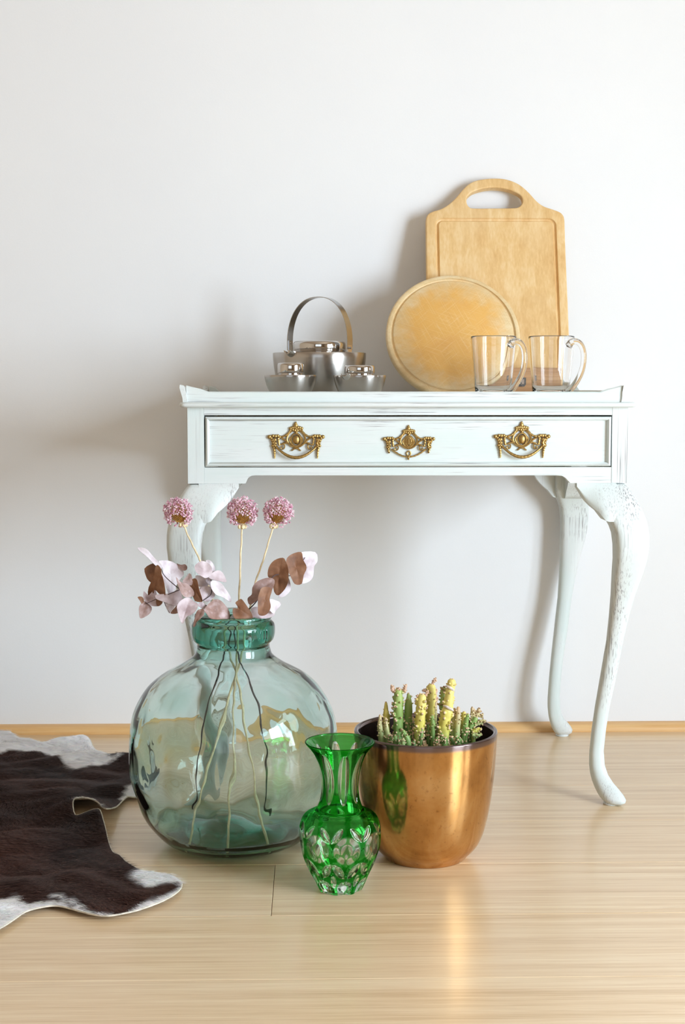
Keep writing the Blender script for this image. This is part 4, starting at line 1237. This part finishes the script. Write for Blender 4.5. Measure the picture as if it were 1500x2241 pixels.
M['soil'] = simple('dark_soil', (0.035, 0.022, 0.015), 0.95, 0, 200, 0.5, 1.0)
ZS = PH-0.045
b = MB(); pr_ = [(0.0003, ZS)]+[(RP*0.91*i/14, ZS) for i in range(1, 15)]
b.lathe(pr_, pcx, PY, 64, lambda t, i, r, z: (r, z+0.006*noise.noise(Vector((math.sin(t)*r*60, math.cos(t)*r*60, 0))) if i < 14 else z-0.004)); b.f = [f for f in b.f if len(f) < 20]
soil = b.build('soil', M['soil'], pot); 

def cactus_mat(name, lo, mid, hi, z0, z1):
    t = NT(name); sp = t.t.nodes.new('ShaderNodeSeparateXYZ'); t.t.links.new(t.coord(), sp.inputs[0])
    f = t.noise(t.coord((90,)*3), 1, 3)
    h = t.math('ADD', sp.outputs[2], t.math('MULTIPLY', t.math('SUBTRACT', f, 0.5), 0.02))
    c = t.ramp(h, [(z0, lo), ((z0+z1)/2, mid), (z1, hi)]); t.base(c); t.p(Roughness=0.5)
    t.b.inputs['Subsurface Weight'].default_value = 0.08; t.b.inputs['Subsurface Radius'].default_value = (0.005, 0.006, 0.002)
    t.b.inputs['Subsurface Scale'].default_value = 0.5
    t.bump(f, 0.3, 0.001)
    return t.m
G1, G2, YE = (0.09, 0.19, 0.05), (0.26, 0.38, 0.10), (0.66, 0.56, 0.11)
M['cac_green'] = cactus_mat('cactus_green', G1, G2, (0.46, 0.50, 0.17), PH-ZS-0.03, PH-ZS+0.09)
M['cac_yellow'] = cactus_mat('cactus_yellow', (0.18, 0.32, 0.09), YE, (0.72, 0.60, 0.18), PH-ZS-0.02, PH-ZS+0.05)
M['cac_pink'] = cactus_mat('cactus_blush', (0.28, 0.40, 0.14), (0.52, 0.46, 0.22), (0.60, 0.38, 0.26), PH-ZS-0.01, PH-ZS+0.045)
M['wart'] = simple('cactus_wart', (0.66, 0.46, 0.29), 0.6, 0, 300, 0.45, 0.2)
M['wart_brown'] = simple('cactus_wart_brown', (0.34, 0.19, 0.10), 0.6, 0, 300, 0.45, 0.2)
M['scar'] = simple('cactus_scar', (0.62, 0.52, 0.44), 0.8, 0, 300, 0.3, 0.3)
cact = empty('cactus', (pcx, PY, ZS), 'cluster of green and yellow warty cactus stems growing in the bronze pot', 'cactus')
rnd = random.Random(7)
def q4(x, y): return (820+x/10.714, 1470+y/10.714)
def q5(x, y): return (940+x/10.714, 1470+y/10.714)
def cstem(path, rads, dy, mat, dens=1.0, wart=0.0016, taper=True, wm='wart', toz=True):
    """path: image points from base to tip, rads in units of 1/10.714 px"""
    Yp = PY+dy
    pts_ = [at(x, y, Yp) for x, y in path]
    if toz and pts_[0].z > ZS: pts_ = [Vector((pts_[0].x, Yp, ZS-0.004))]+pts_; rads = [rads[0]]+list(rads)
    c = catmull(pts_, 7); n = len(c); rr = []
    for i in range(n):
        t = i/(n-1)*(len(rads)-1); k = min(int(t), len(rads)-2); f = t-k
        rr.append((rads[k]*(1-f)+rads[k+1]*f)/10.714*pscale(PH)*1.16)
    # rounded tip
    d = (c[-1]-c[-2]).normalized(); R0 = rr[-1]
    for a in (30, 55, 75, 88):
        c.append(c[n-1]+d*R0*math.sin(math.radians(a))*0.9); rr.append(R0*math.cos(math.radians(a)))
    rings_n = 16
    b = MB(); b.tube(c, rr, rings_n)
    # gentle lobes
    for i, v in enumerate(b.v):
        ax = c[min(i//rings_n, len(c)-1)]; k = 1+0.14*noise.noise(v*150); b.v[i] = ax+(v-ax)*k
    wb = MB(); L = sum((c[i+1]-c[i]).length for i in range(n-1)); wart *= 1.25; cnt = int(dens*L*42000*max(0.003, sum(rr)/len(rr))/0.6+10)
    for k in range(cnt):
        t = rnd.uniform(0.08, 1.0); i = min(int(t*(n-1)), n-2); f = t*(n-1)-i
        p = c[i].lerp(c[i+1], f); r = rr[i]*(1-f)+rr[i+1]*f; tt = (c[i+1]-c[i]).normalized()
        a = k*2.39996+rnd.uniform(-0.3, 0.3); u = tt.orthogonal().normalized(); w_ = tt.cross(u); o_ = u*math.cos(a)+w_*math.sin(a)
        s = wart*rnd.uniform(0.6, 1.2)*1.0
        b.ball(p+o_*(r+s*0.1), s*1.35, s*1.35, s*1.3, 8, 5)
        wb.ball(p+o_*(r+s*0.95)+tt*0.0004, s*0.85, s*0.85, s*0.95, 7, 5)
        if rnd.random() < 0.35: wb.ball(p+o_*(r+s*1.8)+tt*s*0.6, s*0.6, s*0.6, s*0.7, 6, 4)
    for k in range(3):
        a = k*2.1; u = d.orthogonal().normalized(); w_ = d.cross(u); wb.ball(c[n-1]+d*R0*0.8+(u*math.cos(a)+w_*math.sin(a))*R0*0.4, wart*0.8, wart*0.8, wart, 6, 4)
    st = b.build('stem', M[mat], cact, angle=70)
    w = wb.build('warts', M[wm], st, angle=80); w['kind'] = 'stuff'
    return st
cstem([q4(175, 1600), q4(140, 1300), q4(130, 1040)], [75, 62, 26], -0.030, 'cac_pink', 0.9, 0.0008)
cstem([q4(315, 1620), q4(285, 1350), q4(262, 1110)], [55, 50, 26], -0.034, 'cac_pink', 1.3, 0.0009)
cstem([q4(290, 1300), q4(275, 1000), q4(270, 740)], [66, 62, 28], -0.002, 'cac_yellow', 0.8, 0.0009)
cstem([q4(560, 1450), q4(560, 1000), q4(560, 700), q4(560, 470)], [95, 100, 95, 80], -0.012, 'cac_green', 1.0, 0.0017)
cstem([q4(480, 470), q4(425, 430), q4(405, 340)], [36, 38, 28], -0.012, 'cac_pink', 0.5, 0.0007, toz=False)
cstem([q4(660, 500), q4(700, 430), q4(740, 330)], [28, 36, 30], -0.012, 'cac_pink', 1.2, 0.0009, toz=False)
cstem([q4(570, 450), q4(570, 400)], [30, 24], -0.014, 'cac_pink', 1.2, 0.0008, toz=False)
cstem([q4(770, 1300), q4(790, 1000), q4(800, 750), q4(798, 530)], [80, 85, 78, 26], -0.004, 'cac_green', 0.5, 0.0010)
cstem([q4(1040, 1560), q4(1070, 1200), q4(1090, 850), q4(1110, 610)], [90, 100, 100, 92], -0.024, 'cac_yellow', 0.9, 0.0016)
cstem([q4(1190, 560), q4(1235, 500), q4(1250, 450)], [24, 24, 20], -0.024, 'cac_pink', 0.6, 0.0006, toz=False)
cstem([q4(1010, 600), q4(1015, 560)], [24, 22], -0.024, 'cac_pink', 0.4, 0.0006, toz=False)
cstem([q4(1300, 1350), q4(1300, 900), q4(1320, 600), q4(1330, 370)], [90, 95, 98, 88], 0.020, 'cac_yellow', 0.7, 0.0013)
cstem([q4(1430, 900), q4(1440, 600), q4(1430, 400)], [36, 32, 20], 0.028, 'cac_pink', 1.4, 0.0009)
cstem([q4(1350, 280), q4(1400, 220), q4(1432, 165)], [18, 36, 22], 0.020, 'cac_pink', 0.9, 0.0008, toz=False)
cstem([q4(1160, 470), q4(1170, 430)], [36, 26], 0.01, 'cac_pink', 1.5, 0.0008, toz=False)
cstem([q4(1370, 1400), q4(1370, 1200), q4(1360, 1050)], [45, 48, 34], -0.030, 'cac_green', 0.6, 0.0009)
cstem([q4(500, 1660), q4(490, 1520)], [55, 36], -0.055, 'cac_green', 1.0, 0.0009)
cstem([q4(790, 1680), q4(730, 1500), q4(675, 1400)], [62, 55, 38], -0.060, 'cac_green', 0.8, 0.0009)
cstem([q4(670, 1700), q4(675, 1590)], [40, 28], -0.066, 'cac_pink', 1.3, 0.0009)
cstem([q5(330, 1620), q5(350, 1300), q5(385, 1080), q5(415, 930)], [110, 112, 108, 112], -0.030, 'cac_yellow', 0.5, 0.0018)
cstem([q5(430, 960), q5(455, 700), q5(490, 430)], [100, 100, 82], -0.024, 'cac_yellow', 0.25, 0.0012, toz=False)
cstem([q5(495, 440), q5(515, 320), q5(525, 250)], [80, 84, 84], -0.022, 'cac_yellow', 0.3, 0.0010, toz=False)
cstem([q5(330, 960), q5(320, 700), q5(340, 460), q5(350, 390)], [62, 60, 50, 34], -0.006, 'cac_green', 1.8, 0.0015, wm='wart_brown')
cstem([q5(560, 1450), q5(575, 1150), q5(595, 890)], [62, 55, 32], -0.016, 'cac_pink', 1.2, 0.0009)
cstem([q5(650, 1450), q5(670, 1150), q5(682, 860)], [60, 58, 36], -0.022, 'cac_pink', 0.9, 0.0008)
cstem([q5(760, 1400), q5(790, 1180), q5(815, 980)], [58, 62, 45], -0.010, 'cac_yellow', 1.0, 0.0010)
cstem([q5(820, 1500), q5(855, 1250), q5(905, 1020)], [50, 52, 36], -0.022, 'cac_green', 1.4, 0.0009)
cstem([q5(940, 1500), q5(980, 1300), q5(1080, 1110)], [60, 66, 52], -0.014, 'cac_green', 1.8, 0.0010)
cstem([q5(1020, 1150), q5(1015, 1000), q5(1010, 860)], [40, 45, 30], 0.0, 'cac_pink', 1.2, 0.0009)
cstem([q5(1090, 1250), q5(1200, 1180), q5(1290, 1165)], [36, 44, 36], -0.004, 'cac_pink', 1.6, 0.0011, wm='wart_brown', toz=False)
cstem([q5(1080, 1100), q5(1130, 980), q5(1165, 890)], [44, 48, 34], 0.004, 'cac_pink', 1.6, 0.0011, wm='wart_brown', toz=False)
cstem([q5(1200, 1080), q5(1245, 1000)], [30, 22], 0.004, 'cac_pink', 1.6, 0.0009, wm='wart_brown', toz=False)
cstem([q5(1010, 1480), q5(1120, 1500), q5(1215, 1480)], [36, 38, 24], -0.03, 'cac_pink', 1.4, 0.0009, wm='wart_brown', toz=False)
cstem([q5(1040, 1440), q5(1110, 1390), q5(1195, 1350)], [45, 45, 30], -0.02, 'cac_yellow', 1.0, 0.0011)
cstem([q5(690, 1650), q5(640, 1600)], [60, 50], -0.06, 'cac_green', 1.2, 0.0013)
cstem([q5(360, 1680), q5(365, 1600)], [60, 52], -0.068, 'cac_green', 1.2, 0.0013)
for k in range(64):   # short offsets around the crown
    a = rnd.uniform(0, 6.28); r_ = rnd.uniform(0.02, 0.075); X = pcx+r_*math.sin(a); Y_ = PY-r_*math.cos(a)*0.85
    b = MB(); h = rnd.uniform(0.025, 0.060); c = catmull([(X, Y_, ZS-0.003), (X+rnd.uniform(-.004, .004), Y_, ZS+h*0.5), (X+rnd.uniform(-.006, .006), Y_+rnd.uniform(-.004, .004), ZS+h)], 5)
    rr = [0.0045*(1-0.45*i/len(c)) for i in range(len(c))]; rr[-1] *= 0.6; b.tube(c, rr, 12); st = b.build('stem', M['cac_green'], cact, angle=70)
    wb = MB()
    for q in range(40):
        i = rnd.randrange(2, len(c)); an = q*2.4; s = rnd.uniform(0.0011, 0.0020); wb.ball(c[i]+Vector((math.cos(an), math.sin(an), 0))*(rr[i]+s*0.4), s, s, s, 6, 4)
    w = wb.build('warts', M['wart'], st); w['kind'] = 'stuff'
# pale papery scars round the tall yellow stem
for (px_, py_, rx, dy) in ((*q5(440, 860), 118, -0.030), (*q5(480, 400), 92, -0.024)):
    c0 = at(px_, py_, PY+dy); R = rx/10.714*pscale(PH); b = MB()
    pts_ = [c0+Vector((R*math.sin(a), -R*math.cos(a), 0.0028*math.cos(a*1.0)+-0.004*math.sin(a)))for a in [math.radians(d) for d in range(-75, 86, 16)]]
    b.tube(pts_, [0.0012+0.0012*math.sin(math.pi*i/(len(pts_)-1)) for i in range(len(pts_))], 8); b.build('scar', M['scar'], cact)

# ------------------------------------------------------------------ cowhide rug
def fl(x, y): p = onfloor(x, y); return Vector((p.x, p.y))
rug_px = [(-260,1560),(-120,1552),(-40,1575),(-8,1568),(6,1580),(17,1603),(36,1619),(62,1630),(92,1638),(126,1632),(157,1630),(182,1627),(197,1632),(206,1645),(222,1660),(241,1668),(266,1666),(290,1670),(309,1690),(318,1720),(318,1745),(300,1754),(280,1753),(268,1763),(258,1778),(247,1796),(234,1806),(222,1798),(217,1788),(205,1782),(185,1778),(168,1780),(160,1790),
 (165,1806),(185,1808),(214,1808),(225,1820),(236,1850),(247,1876),(262,1883),(281,1904),(303,1917),(336,1921),(370,1925),(390,1935),(398,1946),(390,1962),(359,1982),(310,2001),(275,2010),(238,2016),(203,2013),(168,2004),(127,1994),(92,1997),(56,2007),(28,2026),(0,2044),(-60,2075),(-160,2085),(-300,2040),(-360,1900),(-330,1700)]
RG = [fl(*p) for p in rug_px]
RG = [Vector((p[0], p[1])) for p in catmull([p.to_3d() for p in RG], 3, True)]
def inpoly(p, poly):
    c = False; n = len(poly)
    for i in range(n):
        a, q = poly[i], poly[i-1]
        if (a.y > p.y) != (q.y > p.y) and p.x < (q.x-a.x)*(p.y-a.y)/(q.y-a.y)+a.x: c = not c
    return c
def edge_d(p, poly):
    best = 9
    for i in range(len(poly)):
        a, q = poly[i-1], poly[i]; d = q-a; L2 = d.length_squared
        t = max(0, min(1, (p-a).dot(d)/L2)) if L2 else 0
        best = min(best, (p-a-d*t).length)
    return best
WH_px = [[(-300,1500),(-100,1540),(6,1560),(60,1620),(150,1615),(200,1615),(215,1650),(245,1672),(268,1668),(235,1684),(200,1687),(158,1697),(146,1688),(130,1672),(100,1660),(60,1654),(30,1652),(0,1656),(-80,1660),(-200,1650)],
 [(285,1740),(330,1700),(330,1770),(262,1762),(272,1752)],
 [(160,1775),(205,1778),(222,1800),(232,1815),(205,1795),(170,1788)],
 [(285,1925),(310,1914),(350,1915),(405,1925),(410,1960),(398,1952),(385,1945),(360,1945),(345,1946),(325,1948),(300,1942)],
 [(405,1940),(405,1970),(340,2010),(270,2020),(290,2002),(320,1986),(360,1975),(390,1957)],
 [(-60,2010),(0,1982),(28,1975),(60,1992),(110,1985),(150,1994),(150,2005),(90,2004),(55,2015),(30,2035),(0,2055),(-60,2090)],
 [(108,1975),(130,1977),(160,1986),(190,2004),(168,1998),(135,1985)],
 [(165,1999),(200,2010),(240,2016),(240,2024),(160,2012)]]
WH = [[fl(*p) for p in q] for q in WH_px]
def white(p):
    """>0 inside the white patches"""
    best = -1
    for q in WH:
        d = edge_d(p, q)
        best = max(best, d if inpoly(p, q) else -d)
    return best
def rugz(p):
    d = edge_d(p, RG)
    z = 0.006+0.022*max(0, noise.noise(Vector((p.x*5, p.y*8, 0))))+0.008*noise.noise(Vector((p.x*16, p.y*22, 3)))*smooth01(d/0.05)+0.003
    # the edge curls up at the notch
    for (cx_, cy_, r, h) in ((175, 1785, 0.05, 0.022), (235, 1800, 0.035, 0.012), (6, 1585, 0.05, 0.028), (205, 1812, 0.03, 0.012)):
        q = fl(cx_, cy_); dd = (p-q).length; z += h*math.exp(-(dd/r)**2)
    f = onf_front(p)
    return max(0.003, z)
def onf_front(p): return 0
# grid points inside the outline
gs = 0.011; pts = list(RG); nR = len(RG)
x0, x1 = min(p.x for p in RG), max(p.x for p in RG); y0, y1 = min(p.y for p in RG), max(p.y for p in RG)
inner_pts = []
y = y0; r_i = 0
while y < y1:
    x = x0+(gs/2 if r_i % 2 else 0)
    while x < x1:
        p = Vector((x, y))
        if inpoly(p, RG) and edge_d(p, RG) > gs*0.5: inner_pts.append(p)
        x += gs
    y += gs*0.87; r_i += 1
pts += inner_pts
res = delaunay_2d_cdt(pts, [(i, (i+1) % nR) for i in range(nR)], [], 0, 1e-8)
V2, F2 = res[0], res[2]
F2 = [f for f in F2 if inpoly((V2[f[0]]+V2[f[1]]+V2[f[2]])/3, RG)]
zt = [rugz(p) for p in V2]; nv = len(V2)
b = MB()
vs = [(p.x, p.y, z) for p, z in zip(V2, zt)]+[(p.x, p.y, z-0.0025) for p, z in zip(V2, zt)]
fs = [tuple(f) for f in F2]+[tuple(i+nv for i in reversed(f)) for f in F2]
# side walls from boundary edges
ec = {}
for f in F2:
    for i in range(3): e = (f[i], f[(i+1) % 3]); ec[e] = ec.get(e, 0)+1
for (a, c) in ec:
    if (c, a) not in ec: fs.append((a, a+nv, c+nv, c))
b.add(vs, fs)
def rugcol(p):
    w = white(p)+0.006*noise.noise(Vector((p.x*60, p.y*60, 1)))
    k = smooth01((w+0.004)/0.008)
    br = 0.5+0.5*noise.noise(Vector((p.x*9, p.y*9, 5)))
    c = [a+(q-a)*br for a, q in zip((0.016, 0.008, 0.007), (0.052, 0.018, 0.011))]
    return [a+(q-a)*k for a, q in zip(c, (0.92, 0.90, 0.90))]
hide_c = [rugcol(p) for p in V2]+[(0.55, 0.47, 0.36)]*nv
def attr_mat(name, rough, sheen=0.0, spec=0.4):
    t = NT(name); a = t.t.nodes.new('ShaderNodeVertexColor'); a.layer_name = 'tint'
    t.base(a.outputs[0]); t.p(Roughness=rough); t.b.inputs['Specular IOR Level'].default_value = spec
    return t.m
M['hide'] = attr_mat('cowhide', 0.7); M['fur'] = attr_mat('cowhide_hair', 0.55, 0, 0.22)
hide = b.build('cowhide_rug', M['hide'], None, angle=80, loc=(RG[0].x, RG[0].y, 0), attr=hide_c)
tag(hide, 'dark brown and white cowhide rug lying flat on the floor at the left', 'rug')
# hair
rnd = random.Random(11)
hb = []; hf = []; hc = []
org = wloc(hide)
def visible(p): return p.x > at(-60, 1700, 2.4).x-0.1
tot = 0
area_pts = []
def flow(p):
    a = -0.35+0.9*noise.noise(Vector((p.x*3, p.y*3, 2)))+0.4*noise.noise(Vector((p.x*14, p.y*14, 8)))
    return Vector((math.cos(a), math.sin(a)-0.15, 0)).normalized()
NH = 105000; xa, xb = -0.86, -0.20
tries = 0
# a coarse lookup keeps the polygon tests cheap
cell = 0.006; cache = {}
def info(p):
    k = (int(p.x/cell), int(p.y/cell))
    if k not in cache:
        q = Vector(((k[0]+0.5)*cell, (k[1]+0.5)*cell)); ins = inpoly(q, RG); cache[k] = (ins, rugz(q) if ins else 0, white(q) if ins else 0, edge_d(q, RG) if ins else 0)
    return cache[k]
while tot < NH and tries < NH*3:
    tries += 1
    p = Vector((rnd.uniform(xa, xb), rnd.uniform(y0, y1)))
    ins, z, w, ed = info(p)
    if not ins: continue
    if p.x < -0.75 and rnd.random() < 0.5: continue
    w += 0.006*noise.noise(Vector((p.x*60, p.y*60, 1)))+rnd.uniform(-0.003, 0.003)
    br = max(0, min(1, 0.5+0.9*noise.noise(Vector((p.x*9, p.y*9, 5)))+rnd.uniform(-0.3, 0.3)))
    if w > 0: c = tuple(v*rnd.uniform(0.9, 1.1) for v in (0.93, 0.91, 0.91))
    else: c = tuple(a+(q-a)*br for a, q in zip((0.014, 0.007, 0.007), (0.085, 0.026, 0.014)))
    if w <= 0 and rnd.random() < 0.12: c = (0.16, 0.085, 0.07)
    f = flow(p); L = rnd.uniform(0.009, 0.016)*(1.25 if w > 0 else 1)
    base_ = Vector((p.x, p.y, z)); side = Vector((-f.y, f.x, 0))*rnd.uniform(0.00022, 0.00036)
    j = Vector((rnd.uniform(-.2, .2), rnd.uniform(-.2, .2), 0))
    mid = base_+(f+j)*L*0.5+Vector((0, 0, 0.0022)); tip = base_+(f+j*1.5)*L+Vector((0, 0, rnd.uniform(0.0008, 0.003)))
    i0 = len(hb); hb += [base_-side-Vector((0, 0, .0005)), base_+side-Vector((0, 0, .0005)), mid+side*0.8, mid-side*0.8, tip]
    hf += [(i0, i0+1, i0+2, i0+3), (i0+3, i0+2, i0+4)]; hc += [c]*5; tot += 1
b = MB(); b.v = hb; b.f = hf
o = b.build('hair', M['fur'], hide, smooth=False, attr=hc); o['kind'] = 'stuff'
# pale cut edge of the hide
b = MB(); ring = []
for p in RG: ring.append(Vector((p.x, p.y, rugz(p)-0.0012)))
i0 = min(range(len(ring)), key=lambda i: (RG[i]-fl(17, 1603)).length)
seg = [ring[i] for i in range(len(ring)) if RG[i].x > -0.80]
M['hide_edge'] = simple('pale_hide_edge', (0.66, 0.60, 0.50), 0.7, 0, 100, 0.2)
b.tube(seg, 0.0014, 6); b.build('cut_edge', M['hide_edge'], hide)
